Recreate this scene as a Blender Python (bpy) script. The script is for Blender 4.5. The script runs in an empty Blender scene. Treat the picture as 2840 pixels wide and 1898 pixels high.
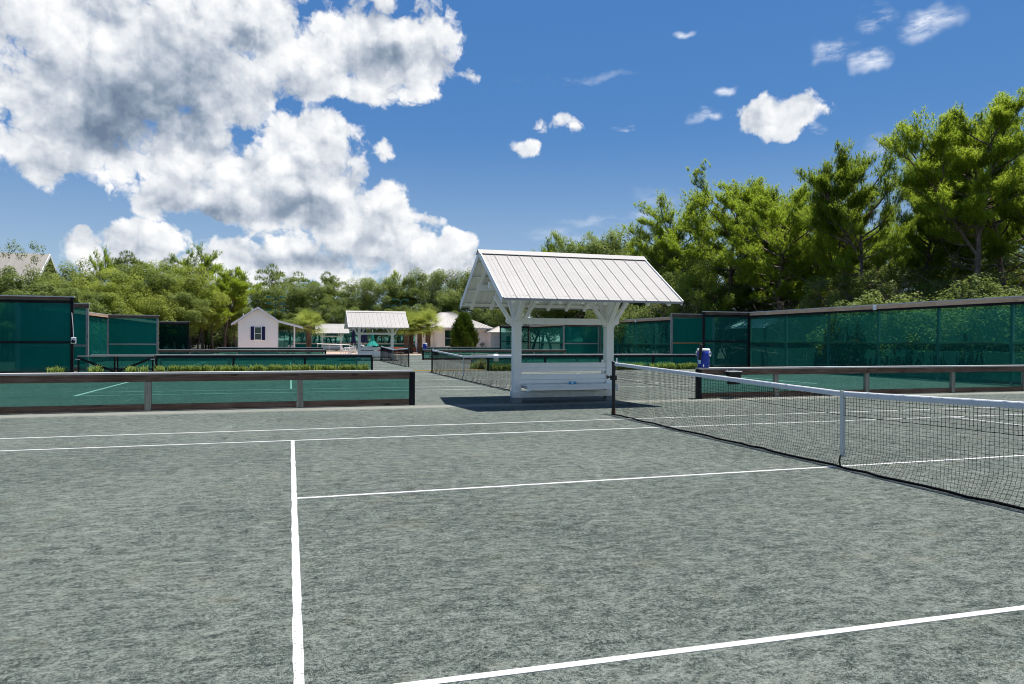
# ---------------------------------------------------------------- camera, sky, sun, exposure
import bpy, bmesh, math, random
import numpy as np
from mathutils import Vector, Matrix, Quaternion
R_ = math.radians
scene = bpy.context.scene
COL = scene.collection
cam_d = bpy.data.cameras.new('camera'); cam = bpy.data.objects.new('camera', cam_d); COL.objects.link(cam)
YAW, PIT, ROLL = 0.30174, -0.00187, 0.00419
fwd = Vector((math.sin(YAW)*math.cos(PIT), math.cos(YAW)*math.cos(PIT), math.sin(PIT)))
rgt = Vector((math.cos(YAW), -math.sin(YAW), 0)); upv = rgt.cross(fwd)
rg2 = rgt*math.cos(ROLL)+upv*math.sin(ROLL); up2 = -rgt*math.sin(ROLL)+upv*math.cos(ROLL)
M = Matrix((rg2, up2, -fwd)).transposed().to_4x4(); M.translation = (-6.420, -7.090, 1.511)
cam.matrix_world = M
cam_d.sensor_width = 36; cam_d.lens = 25.10; cam_d.clip_end = 3000; cam_d.clip_start = 0.05
scene.camera = cam
scene.view_settings.view_transform = 'Standard'; scene.view_settings.look = 'None'
scene.view_settings.gamma = 1; scene.view_settings.use_curve_mapping = False
scene.view_settings.exposure = 1.1
cy = scene.cycles
cy.use_denoising = True; cy.denoiser = 'OPENIMAGEDENOISE'; cy.denoising_prefilter = 'ACCURATE'; cy.filter_width = 1.05; cy.max_bounces = 7; cy.diffuse_bounces = 5; cy.glossy_bounces = 2
cy.transmission_bounces = 4; cy.transparent_max_bounces = 24; cy.caustics_reflective = False; cy.caustics_refractive = False
cy.sample_clamp_indirect = 6

SUN_EL, SUN_AZ = R_(77.5), R_(86)          # azimuth from +Y towards +X
sun_d = bpy.data.lights.new('sun', 'SUN'); sun_d.energy = 3.6; sun_d.angle = R_(0.53); sun_d.color = (1, .955, .88)
sun = bpy.data.objects.new('sun', sun_d); COL.objects.link(sun); sun.location = (10, 0, 60)
to_sun = Vector((math.sin(SUN_AZ)*math.cos(SUN_EL), math.cos(SUN_AZ)*math.cos(SUN_EL), math.sin(SUN_EL)))
sun.rotation_euler = to_sun.to_track_quat('Z', 'Y').to_euler()

class NT:
    """short-hand for building node trees"""
    def __init__(s, tree): s.t = tree; s.n = tree.nodes; s.l = tree.links
    def node(s, typ, **kw):
        n = s.n.new(typ)
        for k, v in kw.items(): setattr(n, k, v)
        return n
    def put(s, sock, v):
        if hasattr(v, 'is_output') or isinstance(v, bpy.types.NodeSocket): s.l.new(v, sock)
        else: sock.default_value = v
    def m(s, op, a, b=None, c=None, clamp=False):
        n = s.node('ShaderNodeMath', operation=op, use_clamp=clamp)
        for i, v in enumerate((a, b, c)):
            if v is not None: s.put(n.inputs[i], v)
        return n.outputs[0]
    def v(s, op, a, b=None, scale=None):
        n = s.node('ShaderNodeVectorMath', operation=op)
        s.put(n.inputs[0], a)
        if b is not None: s.put(n.inputs[1], b)
        if scale is not None: s.put(n.inputs['Scale'], scale)
        return n.outputs['Value'] if op in ('LENGTH', 'DOT_PRODUCT', 'DISTANCE') else n.outputs[0]
    def noise(s, vec, scale, detail=2, rough=.5, dist=0, out='Fac', lac=2.0, ntype='FBM', dim='3D'):
        n = s.node('ShaderNodeTexNoise'); n.noise_type = ntype; n.noise_dimensions = dim
        if vec is not None: s.l.new(vec, n.inputs['Vector'])
        n.inputs['Scale'].default_value = scale; n.inputs['Detail'].default_value = detail
        n.inputs['Roughness'].default_value = rough; n.inputs['Distortion'].default_value = dist
        n.inputs['Lacunarity'].default_value = lac
        return n.outputs[out]
    def ramp(s, fac, stops, interp='LINEAR'):
        n = s.node('ShaderNodeValToRGB'); cr = n.color_ramp; cr.interpolation = interp
        while len(cr.elements) < len(stops): cr.elements.new(.5)
        for e, (p, c) in zip(cr.elements, stops):
            e.position = p; e.color = c if len(c) == 4 else (*c, 1)
        s.l.new(fac, n.inputs[0]); return n.outputs[0]
    def sstep(s, x, a, b, lo=0., hi=1.):
        n = s.node('ShaderNodeMapRange', interpolation_type='SMOOTHSTEP')
        s.put(n.inputs[0], x); s.put(n.inputs[1], a); s.put(n.inputs[2], b); s.put(n.inputs[3], lo); s.put(n.inputs[4], hi)
        return n.outputs[0]
    def mix(s, f, a, b, blend='MIX'):
        n = s.node('ShaderNodeMix', data_type='RGBA', blend_type=blend)
        s.put(n.inputs[0], f); s.put(n.inputs[6], a if not isinstance(a, tuple) else (*a[:3], 1)); s.put(n.inputs[7], b if not isinstance(b, tuple) else (*b[:3], 1))
        return n.outputs[2]

# cumulus banks: azimuth, elevation, half-width, half-height (degrees)
BANKS = [(-12.2, 17.61, 5.3, 2.49), (1.08, 21.13, 4.19, 2.63), (-10.04, 19.91, 7.73, 3.57), (-14.77, 14.97, 6.04, 3.59), (-5.73, 18.29, 6.8, 2.61), (-3.33, 22.33, 5.2, 3.08), (6.03, 22.15, 6.04, 3.23), (9.78, 20.88, 3.09, 2.12), (-16.98, 12.7, 3.59, 2.2), (-17.94, 19.66, 1.05, 2.02), (-12.71, 13.02, 3.94, 2.01), (-3.66, 26.87, 10.01, 2.86), (3.71, 19.29, 4.95, 1.21), (-7.18, 13.98, 4.64, 2.25), (1.1, 15.38, 2.58, 2.03), (-3.3, 12.21, 6.73, 2.81), (1.76, 12.58, 3.57, 2.89), (6.08, 10.51, 3.37, 2.49), (5.08, 8.14, 5.34, 2.01), (7.09, 11.55, 2.03, 1.65), (-7.17, 10.02, 3.48, 1.7), (-0.48, 10.18, 4.76, 2.26), (7.79, 6.87, 3.74, 1.36), (37.42, 16.65, 2.59, 1.09), (-13.99, 5.93, 2.17, 1.07), (-9.99, 6.27, 2.9, 1.29), (-13.48, 6.94, 0.78, 0.59), (-9.16, 7.16, 1.12, 0.93), (-3.89, 5.86, 2.59, 1.49), (1.79, 6.02, 6.16, 1.53), (12.96, 6.79, 1.74, 1.45), (-1.41, 4.98, 9.37, 0.99), (11.23, 5.39, 4.84, 1.04)]
PUFFS = [(14.3, 19.97, 1.92, 0.99), (10.52, 9.14, 2.07, 0.81), (20.26, 16.85, 2.02, 0.58), (17.99, 15.4, 1.4, 0.65), (7.52, 14.73, 1.16, 0.71)]
WISPS = [(21.99, 19.96, 5.2, 0.43, 0.3), (26.17, 9.56, 5.11, 0.47, 0.5), (22.73, 8.36, 4.5, 0.89, 0.4), (44.88, 13.39, 2.2, 1.17, 0.45), (28.54, 10.93, 2.02, 0.99, 0.3), (47.26, 21.12, 2.23, 1.06, 1.1), (43.86, 21.99, 1.26, 0.91, 1.0), (41.45, 20.25, 1.81, 0.9, 0.9), (43.88, 19.34, 1.26, 0.78, 1.0), (32.23, 16.84, 0.91, 0.5, 1.0), (33.62, 18.51, 1.03, 0.48, 0.9), (30.82, 22.76, 1.19, 0.32, 0.9), (40.06, 15.15, 0.71, 0.45, 0.9), (26.14, 16.67, 0.75, 0.25, 0.9)]
BASES = [(-11.12, 16.24, 6.23, 3.4, 1.0), (-6.62, 18.18, 5.84, 2.31, 0.8), (-13.49, 13.48, 3.36, 2.27, 0.7), (-5.74, 20.58, 4.44, 1.97, 0.5), (7.05, 21.33, 4.06, 1.64, 0.75), (-1.46, 18.51, 3.45, 1.19, 0.4), (-5.11, 9.56, 5.68, 1.2, 0.75), (0.8, 9.93, 3.22, 1.63, 0.8), (-8.04, 11.78, 2.57, 1.21, 0.35), (6.43, 8.01, 3.04, 0.84, 0.4), (-0.78, 5.93, 8.19, 0.72, 0.4), (-16.25, 11.41, 2.92, 1.12, 0.4)]           # thick grey cores and undersides

def make_sky():
    w = bpy.data.worlds.new('World'); scene.world = w; w.use_nodes = True
    k = NT(w.node_tree); k.n.clear()
    sky = k.node('ShaderNodeTexSky', sky_type='NISHITA'); sky.sun_disc = False
    sky.sun_elevation = SUN_EL; sky.sun_rotation = SUN_AZ
    sky.altitude = 0; sky.air_density = .7; sky.dust_density = 0; sky.ozone_density = 1.5
    # clouds live on the celestial sphere: azimuth and elevation in degrees, azimuth folded so the banks recur all round
    tc = k.node('ShaderNodeTexCoord').outputs['Generated']
    sp = k.node('ShaderNodeSeparateXYZ'); k.l.new(tc, sp.inputs[0])
    az = k.m('MULTIPLY', k.m('ARCTAN2', sp.outputs[0], sp.outputs[1]), 57.29578)
    azf = k.m('SUBTRACT', k.m('PINGPONG', k.m('ADD', az, 27.0 + 360.0), 90.0), 27.0)
    el = k.m('MULTIPLY', k.m('ARCSINE', sp.outputs[2]), 57.29578)
    cp = k.node('ShaderNodeCombineXYZ'); k.l.new(azf, cp.inputs[0]); k.l.new(el, cp.inputs[1]); P = cp.outputs[0]
    def group(name, build):
        g = bpy.data.node_groups.new(name, 'ShaderNodeTree')
        g.interface.new_socket('Vector', in_out='INPUT', socket_type='NodeSocketVector')
        g.interface.new_socket('Value', in_out='OUTPUT', socket_type='NodeSocketFloat')
        q = NT(g); gi = q.node('NodeGroupInput'); go = q.node('NodeGroupOutput')
        q.l.new(build(q, gi.outputs[0]), go.inputs[0])
        def use(vec):
            n = k.node('ShaderNodeGroup'); n.node_tree = g; k.l.new(vec, n.inputs[0]); return n.outputs[0]
        return use
    def mask_(extra):
      def mask(q, p):
          wv = q.v('SUBTRACT', q.noise(p, .15, 2, .55, out='Color', dim='2D'), (.5, .5, .5))
          pw = q.v('ADD', p, q.v('MULTIPLY', wv, (5.0, 4.0, 0)))
          M_ = None
          for i_, (a, e, rx, ry) in enumerate(BANKS + extra):
              d = q.v('LENGTH', q.v('MULTIPLY', q.v('SUBTRACT', pw, (a, e, 0)), (1/rx, 1/ry, 0)))
              b = q.m('SUBTRACT', 1.05, d) if i_ < len(BANKS) else q.m('MULTIPLY_ADD', d, -.62, .46)
              if M_ is None: M_ = b
              else:
                  n = q.node('ShaderNodeMath', operation='SMOOTH_MAX'); q.l.new(M_, n.inputs[0]); q.l.new(b, n.inputs[1]); n.inputs[2].default_value = .25
                  M_ = n.outputs[0]
          return q.m('MULTIPLY', q.m('MINIMUM', M_, .8), .95)
      return mask
    def relief_(full):
        def build(q, p):     # rounded billows at three sizes over a little loose noise
            pw = q.v('ADD', p, q.v('MULTIPLY', q.v('SUBTRACT', q.noise(p, .45, 3, .6, out='Color', dim='2D'), (.5, .5, .5)), (2.6, 2.2, 0)))
            h = None
            for sc, wt in ((.27, .50), (.62, .30), (1.5, .16), (3.4, .08))[:4 if full else 2]:
                vo = q.node('ShaderNodeTexVoronoi', feature='SMOOTH_F1', voronoi_dimensions='2D'); vo.inputs['Smoothness'].default_value = .45
                q.l.new(q.v('ADD', pw, (sc*9, sc*5, 0)), vo.inputs['Vector']); vo.inputs['Scale'].default_value = sc
                b_ = q.m('MULTIPLY', q.m('SUBTRACT', .42, q.m('POWER', vo.outputs['Distance'], 1.6)), wt*1.5)
                h = b_ if h is None else q.m('ADD', h, b_)
            f1 = q.noise(p, .2, 8 if full else 3, .62, dim='2D')
            return q.m('ADD', h, q.m('MULTIPLY', q.m('SUBTRACT', f1, .5), .75))
        return build
    Mk = group('cloud_banks', mask_(PUFFS));  Rf = group('cloud_relief', relief_(True)); Rc = group('cloud_relief_coarse', relief_(False))
    M0 = Mk(P); R0 = Rf(P); D0 = k.m('ADD', k.m('SUBTRACT', M0, .125), R0)
    fine = k.m('SUBTRACT', R0, Rf(k.v('ADD', P, (.22, .62, 0))))
    lump = k.m('SUBTRACT', Rc(P), Rc(k.v('ADD', P, (.5, 1.6, 0))))
    alpha = k.sstep(D0, -.03, .33)
    pb = k.v('ADD', P, k.v('MULTIPLY', k.v('SUBTRACT', k.noise(P, .22, 2, .5, out='Color', dim='2D'), (.5, .5, .5)), (4.0, 3.0, 0)))
    sh = None
    for (a, e, rx, ry, s_) in BASES:
        d = k.v('LENGTH', k.v('MULTIPLY', k.v('SUBTRACT', pb, (a, e, 0)), (1/rx, 1/ry, 0)))
        b = k.m('MULTIPLY', k.sstep(d, 1.25, .0), s_)
        sh = b if sh is None else k.m('ADD', sh, k.m('MULTIPLY', b, k.m('SUBTRACT', 1.0, sh)))
    lit = k.m('SUBTRACT', .74, k.m('MULTIPLY', sh, .62))
    lit = k.m('ADD', lit, k.m('ADD', k.m('MULTIPLY', fine, .34), k.m('MULTIPLY', lump, .50)))
    lit = k.m('ADD', lit, k.sstep(D0, .0, .30, .14, 0.), clamp=True)
    ccol = k.ramp(lit, [(0, (.15, .21, .30)), (.25, (.27, .335, .43)), (.5, (.50, .55, .63)), (.75, (.76, .79, .83)), (1, (.97, .97, .97))])
    # thin high streaks
    ws = None
    wp = k.v('ADD', P, k.v('MULTIPLY', k.v('SUBTRACT', k.noise(P, .25, 3, .6, out='Color', dim='2D'), (.5, .5, .5)), (4, 2.2, 0)))
    for (a, e, rx, ry, s_) in WISPS:
        d = k.v('LENGTH', k.v('MULTIPLY', k.v('SUBTRACT', wp, (a, e, 0)), (1/rx, 1/ry, 0)))
        b = k.m('MULTIPLY', k.sstep(d, 1.15, .1), s_)
        ws = b if ws is None else k.m('MAXIMUM', ws, b)
    st = k.sstep(k.noise(k.v('MULTIPLY', P, (.35, 1, 1)), .5, 5, .65, dim='2D'), .35, .7)
    ws = k.m('MULTIPLY', ws, st)
    # sky tint: a shade deeper and cleaner blue than the raw model
    hs = k.node('ShaderNodeHueSaturation'); k.l.new(sky.outputs[0], hs.inputs['Color']); hs.inputs['Saturation'].default_value = SKY_SAT
    hs.inputs['Hue'].default_value = SKY_HUE
    base = k.v('MULTIPLY', hs.outputs[0], (SKY_STR,)*3)
    sb = k.node('ShaderNodeSeparateXYZ'); k.l.new(base, sb.inputs[0])     # even out the brightness towards the horizon
    base = k.v('SCALE', base, scale=k.m('MULTIPLY', k.m('POWER', k.m('MAXIMUM', sb.outputs[2], .06), -.675), .365))
    base = k.mix(k.sstep(el, 17.0, 1.0, 0., .42), base, (.27, .315, .36))        # pale summer haze low down
    base = k.mix(ws, base, (.43, .455, .495))
    out = k.mix(alpha, base, k.v('MULTIPLY', ccol, (CLOUD_STR,)*3))
    bg = k.node('ShaderNodeBackground'); k.l.new(out, bg.inputs[0]); bg.inputs[1].default_value = 1.0
    wo = k.node('ShaderNodeOutputWorld'); k.l.new(bg.outputs[0], wo.inputs[0])
    w.cycles.sampling_method = 'MANUAL'; w.cycles.sample_map_resolution = 1024
SKY_STR, SKY_SAT, SKY_HUE, CLOUD_STR = .085, 1.25, .5, .50
make_sky()

# ---------------------------------------------------------------- helpers
random.seed(7); rng = np.random.default_rng(11)
WM = {}                                     # world matrices of everything placed so far
def put(o, parent=None, Mw=None):
    Mw = Mw if Mw is not None else Matrix.Identity(4)
    COL.objects.link(o)
    if parent is not None:
        o.parent = parent; o.matrix_basis = WM[parent.name].inverted() @ Mw
    else: o.matrix_basis = Mw
    WM[o.name] = Mw
    return o
def tag(o, label=None, cat=None, group=None, kind=None):
    if label: o['label'] = label
    if cat: o['category'] = cat
    if group: o['group'] = group
    if kind: o['kind'] = kind
    return o
def thing(name, label, cat, loc=(0, 0, 0), rz=0, group=None):
    o = bpy.data.objects.new(name, None); o.empty_display_size = .2
    put(o, None, Matrix.Translation(loc) @ Matrix.Rotation(rz, 4, 'Z'))
    return tag(o, label, cat, group)
def copy_tree(o, Mw, parent=None):
    """a copy of a thing with its parts and sub-parts, placed by a world matrix"""
    c = o.copy(); COL.objects.link(c)
    if parent is None: c.matrix_basis = Mw; WM[c.name] = Mw
    else:
        c.parent = parent
    for ch in [x for x in o.children]: copy_tree(ch, None, c)
    return c

class MB:
    """collects verts / faces for one mesh"""
    def __init__(s): s.v = []; s.f = []
    def add(s, vs, fs):
        n = len(s.v); s.v += [tuple(x) for x in vs]; s.f += [tuple(i+n for i in f) for f in fs]
    def box(s, x0, x1, y0, y1, z0, z1):
        s.add([(x0,y0,z0),(x1,y0,z0),(x1,y1,z0),(x0,y1,z0),(x0,y0,z1),(x1,y0,z1),(x1,y1,z1),(x0,y1,z1)],
              [(0,3,2,1),(4,5,6,7),(0,1,5,4),(1,2,6,5),(2,3,7,6),(3,0,4,7)])
    def prism(s, poly, y0, y1, axis='y'):
        """polygon in (x,z) pulled along y (or (y,z) along x)"""
        n = len(poly)
        if axis == 'y': a = [(p[0], y0, p[1]) for p in poly]; b = [(p[0], y1, p[1]) for p in poly]
        elif axis == 'x': a = [(y0, p[0], p[1]) for p in poly]; b = [(y1, p[0], p[1]) for p in poly]
        else: a = [(p[0], p[1], y0) for p in poly]; b = [(p[0], p[1], y1) for p in poly]
        s.add(a+b, [tuple(range(n))[::-1], tuple(range(n, 2*n))] + [(i, (i+1) % n, n+(i+1) % n, n+i) for i in range(n)])
    def tube(s, pts, rad, n=6, cap=True):
        pts = [Vector(p) for p in pts]; rad = rad if hasattr(rad, '__len__') else [rad]*len(pts)
        vs, fs = [], []
        t0 = (pts[1]-pts[0]).normalized(); ref = Vector((0, 0, 1)) if abs(t0.z) < .9 else Vector((1, 0, 0))
        for i, p in enumerate(pts):
            t = (pts[min(i+1, len(pts)-1)]-pts[max(i-1, 0)]).normalized()
            a = t.cross(ref).normalized(); b = t.cross(a)
            for j in range(n):
                an = 2*math.pi*(j+.5)/n; vs.append(p + (a*math.cos(an)+b*math.sin(an))*rad[i])
        for i in range(len(pts)-1):
            for j in range(n):
                fs.append((i*n+j, i*n+(j+1) % n, (i+1)*n+(j+1) % n, (i+1)*n+j))
        if cap: fs.append(tuple(range(n))[::-1]); fs.append(tuple(range((len(pts)-1)*n, len(pts)*n)))
        s.add(vs, fs)
    def lathe(s, prof, n=20, c=(0, 0)):
        vs = [(c[0]+r*math.cos(2*math.pi*j/n), c[1]+r*math.sin(2*math.pi*j/n), z) for r, z in prof for j in range(n)]
        fs = [(i*n+j, i*n+(j+1) % n, (i+1)*n+(j+1) % n, (i+1)*n+j) for i in range(len(prof)-1) for j in range(n)]
        fs += [tuple(range(n))[::-1], tuple(range((len(prof)-1)*n, len(prof)*n))]
        s.add(vs, fs)
    def mesh(s, name, mat, smooth=False):
        me = bpy.data.meshes.new(name); me.from_pydata(s.v, [], s.f)
        if mat: me.materials.append(mat)
        if smooth: me.polygons.foreach_set('use_smooth', [True]*len(me.polygons))
        me.update(); return me
    def build(s, name, mat, parent=None, Mw=None, smooth=False, bevel=0):
        o = bpy.data.objects.new(name, s.mesh(name, mat, smooth))
        put(o, parent, Mw)
        if bevel:
            m = o.modifiers.new('edge', 'BEVEL'); m.width = bevel; m.segments = 2; m.limit_method = 'ANGLE'; m.angle_limit = R_(40)
        return o
def fast_mesh(name, V, F, mat, smooth=False):
    """numpy verts (n,3) and faces (m,3|4)"""
    me = bpy.data.meshes.new(name); V = np.ascontiguousarray(V, np.float32); F = np.ascontiguousarray(F, np.int32)
    k = F.shape[1]
    me.vertices.add(len(V)); me.vertices.foreach_set('co', V.ravel())
    me.loops.add(F.size); me.loops.foreach_set('vertex_index', F.ravel())
    me.polygons.add(len(F)); me.polygons.foreach_set('loop_start', np.arange(0, F.size, k, dtype=np.int32))
    me.polygons.foreach_set('loop_total', np.full(len(F), k, np.int32))
    if smooth: me.polygons.foreach_set('use_smooth', np.ones(len(F), bool))
    for m in (mat if isinstance(mat, (list, tuple)) else [mat]): me.materials.append(m)
    me.update(); me.validate(); return me
BEAMS = {}
def beam(name, p0, p1, w, h, mat, parent, bevel=0, up=(0, 0, 1)):
    """a straight timber from p0 to p1 (centre line), width w across, height h; local X runs along the grain"""
    p0, p1 = Vector(p0), Vector(p1); L = (p1-p0).length; x = (p1-p0).normalized(); u = Vector(up)
    if abs(x.dot(u)) > .95: u = Vector((0, 1, 0))
    y = u.cross(x).normalized(); z = x.cross(y)
    key = (round(L, 3), round(w, 4), round(h, 4), mat.name)
    if key not in BEAMS:
        b = MB(); b.box(-L/2, L/2, -w/2, w/2, -h/2, h/2); BEAMS[key] = b.mesh(name, mat)
    o = bpy.data.objects.new(name, BEAMS[key])
    Mw = Matrix((x, y, z)).transposed().to_4x4(); Mw.translation = (p0+p1)/2
    put(o, parent, Mw)
    if bevel:
        m = o.modifiers.new('edge', 'BEVEL'); m.width = bevel; m.segments = 2
    return o

# ---------------------------------------------------------------- materials
MAT = {}
def material(name):
    m = bpy.data.materials.new(name); m.use_nodes = True; MAT[name] = m
    k = NT(m.node_tree); return m, k, k.n['Principled BSDF']
def bump(k, bs, h, strength=.3, dist=.01):
    b = k.node('ShaderNodeBump'); b.inputs['Strength'].default_value = strength; b.inputs['Distance'].default_value = dist
    k.l.new(h, b.inputs['Height']); k.l.new(b.outputs[0], bs.inputs['Normal'])
def geo(k): return k.node('ShaderNodeNewGeometry').outputs['Position']
def objc(k): return k.node('ShaderNodeTexCoord').outputs['Object']
def rnd(k): return k.node('ShaderNodeObjectInfo').outputs['Random']
def simple(name, col, rough=.6, var=.12, scale=6, spec=.3, metal=0, bmp=0):
    m, k, bs = material(name)
    n = k.noise(objc(k), scale, 5, .6)
    c = k.mix(n, tuple(v*(1-var) for v in col), tuple(min(v*(1+var), 1) for v in col))
    c = k.mix(k.m('MULTIPLY', rnd(k), .35), c, tuple(v*.86 for v in col))
    k.l.new(c, bs.inputs['Base Color']); bs.inputs['Roughness'].default_value = rough
    bs.inputs['Specular IOR Level'].default_value = spec; bs.inputs['Metallic'].default_value = metal
    if bmp: bump(k, bs, k.noise(objc(k), scale*6, 4, .6), bmp, .004)
    return m
def mat_clay():
    m, k, bs = material('court_clay'); p = geo(k)
    warp = k.v('ADD', p, k.v('MULTIPLY', k.v('SUBTRACT', k.noise(p, 1.3, 2, out='Color'), (.5, .5, .5)), (.22, .22, 0)))
    big = k.noise(p, .30, 3, .55)
    brush = k.noise(k.v('MULTIPLY', warp, (1.0, 1.45, 1)), 15, 5, .78)
    brush2 = k.noise(k.v('MULTIPLY', warp, (1.0, 1.6, 1)), 6.0, 5, .72)
    patch = k.noise(k.v('MULTIPLY', p, (1.0, 1.4, 1)), 1.1, 4, .6)
    fine = k.noise(p, 48, 4, .8)
    grit = k.noise(p, 170, 2, .8)
    f = k.m('ADD', k.m('ADD', k.m('MULTIPLY', brush, .27), k.m('MULTIPLY', brush2, .27)), k.m('ADD', k.m('MULTIPLY', patch, .06), k.m('ADD', k.m('MULTIPLY', fine, .46), k.m('MULTIPLY', big, .07))))
    f = k.m('ADD', f, k.m('MULTIPLY', k.m('SUBTRACT', grit, .5), .55))
    c = k.ramp(f, [(.475, (.010, .015, .013)), (.525, (.042, .054, .048)), (.562, (.088, .108, .096)), (.60, (.140, .161, .142)), (.655, (.225, .244, .218))])
    # pale slide marks in several directions, dark damp crumbs
    for an, wt in ((.12, .40), (.75, .30), (-.5, .30), (1.9, .25)):
        rt = k.node('ShaderNodeVectorRotate', rotation_type='Z_AXIS'); k.l.new(warp, rt.inputs['Vector']); rt.inputs['Angle'].default_value = an
        mk = k.noise(k.v('ADD', k.v('MULTIPLY', rt.outputs[0], (1.5, 11, 1)), (an*57, an*31, 0)), 1.0, 3, .5)
        c = k.mix(k.m('MULTIPLY', k.sstep(mk, .655, .72), wt), c, (.25, .265, .225))
    yel = k.sstep(k.noise(p, 2.1, 4, .6), .55, .75)
    c = k.mix(k.m('MULTIPLY', yel, .22), c, (.17, .165, .105))
    dk = k.sstep(k.noise(k.v('MULTIPLY', p, (1, 1.7, 1)), 13, 4, .78), .585, .655)
    c = k.mix(k.m('MULTIPLY', dk, .62), c, (.020, .028, .024))
    sx = k.node('ShaderNodeSeparateXYZ'); k.l.new(warp, sx.inputs[0])      # dry dust swept against the fence line
    du = k.sstep(k.m('ABSOLUTE', k.m('SUBTRACT', sx.outputs[1], 9.05)), .55, .05)
    c = k.mix(k.m('MULTIPLY', du, k.m('ADD', .25, k.m('MULTIPLY', big, .6))), c, (.30, .30, .26))
    k.l.new(c, bs.inputs['Base Color']); bs.inputs['Roughness'].default_value = .95; bs.inputs['Specular IOR Level'].default_value = .1
    h = k.m('ADD', k.m('MULTIPLY', brush, .8), k.m('ADD', k.m('MULTIPLY', fine, .6), k.m('MULTIPLY', grit, .3)))
    bump(k, bs, h, .65, .02); return m
def mat_wood(name, c0, c1, c2, rough=.85, checks=.5):
    m, k, bs = material(name); p = objc(k); r = rnd(k)
    cb = k.node('ShaderNodeCombineXYZ'); k.l.new(k.m('MULTIPLY', r, 37), cb.inputs[0]); k.l.new(k.m('MULTIPLY', r, 11), cb.inputs[1]); k.l.new(k.m('MULTIPLY', r, 23), cb.inputs[2])
    q = k.v('ADD', p, cb.outputs[0])
    g1 = k.noise(k.v('MULTIPLY', q, (1.2, 22, 22)), 1, 6, .65, .9)
    g2 = k.noise(k.v('MULTIPLY', q, (4, 90, 90)), 1, 4, .7)
    bl = k.noise(q, 1.7, 4, .6)
    f = k.m('ADD', k.m('MULTIPLY', g1, .55), k.m('ADD', k.m('MULTIPLY', g2, .22), k.m('MULTIPLY', bl, .28)))
    c = k.ramp(f, [(.36, c0), (.52, c1), (.70, c2)])
    c = k.mix(k.m('MULTIPLY', r, .3), c, tuple(v*.75 for v in c1))
    kn = k.node('ShaderNodeTexVoronoi'); k.l.new(k.v('MULTIPLY', q, (1.4, 5, 5)), kn.inputs['Vector']); kn.inputs['Scale'].default_value = 1
    c = k.mix(k.m('MULTIPLY', k.sstep(kn.outputs['Distance'], .17, .05), .7), c, tuple(v*.45 for v in c0))
    k.l.new(c, bs.inputs['Base Color']); bs.inputs['Roughness'].default_value = rough; bs.inputs['Specular IOR Level'].default_value = .2
    bump(k, bs, k.m('ADD', g1, k.m('MULTIPLY', g2, .5)), checks, .006); return m
def mat_paint(name, col, dirt=.25, rough=.5):
    m, k, bs = material(name); p = objc(k); w = geo(k)
    n = k.noise(w, 2.2, 5, .6); n2 = k.noise(k.v('MULTIPLY', p, (2, 18, 18)), 1, 4, .6)
    c = k.mix(k.m('MULTIPLY', k.sstep(n, .45, .75), dirt), col, tuple(v*f for v, f in zip(col, (.72, .74, .70))))
    c = k.mix(k.m('MULTIPLY', k.sstep(n2, .52, .72), dirt*.6), c, tuple(v*.82 for v in col))
    sp_ = k.noise(w, 34, 3, .7); c = k.mix(k.m('MULTIPLY', k.sstep(sp_, .74, .80), dirt*.5), c, tuple(v*.6 for v in col))
    sz = k.node('ShaderNodeSeparateXYZ'); k.l.new(w, sz.inputs[0])            # clay dust on the feet
    dz = k.m('MULTIPLY', k.sstep(k.m('ADD', sz.outputs[2], k.m('MULTIPLY', k.noise(w, 7, 4, .7), .3)), .48, .16), .6)
    c = k.mix(dz, c, (.33, .34, .29))
    k.l.new(c, bs.inputs['Base Color']); bs.inputs['Roughness'].default_value = rough; bs.inputs['Specular IOR Level'].default_value = .3
    bump(k, bs, n2, .12, .003); return m
def mat_roof(name, col):
    m, k, bs = material(name); w = geo(k); r = rnd(k)
    n = k.noise(w, 1.6, 6, .65); n2 = k.noise(k.v('MULTIPLY', w, (3, 1, 1)), 9, 5, .7)
    c = k.mix(n, tuple(v*.80 for v in col), tuple(v*1.1 for v in col))
    c = k.mix(k.m('MULTIPLY', k.sstep(n2, .5, .8), .3), c, tuple(v*.7 for v in col))
    c = k.mix(k.m('MULTIPLY', r, .5), c, tuple(v*.84 for v in col))
    k.l.new(c, bs.inputs['Base Color']); bs.inputs['Roughness'].default_value = .48; bs.inputs['Metallic'].default_value = .0
    bs.inputs['Specular IOR Level'].default_value = .4; bump(k, bs, n2, .05, .003); return m
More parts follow.
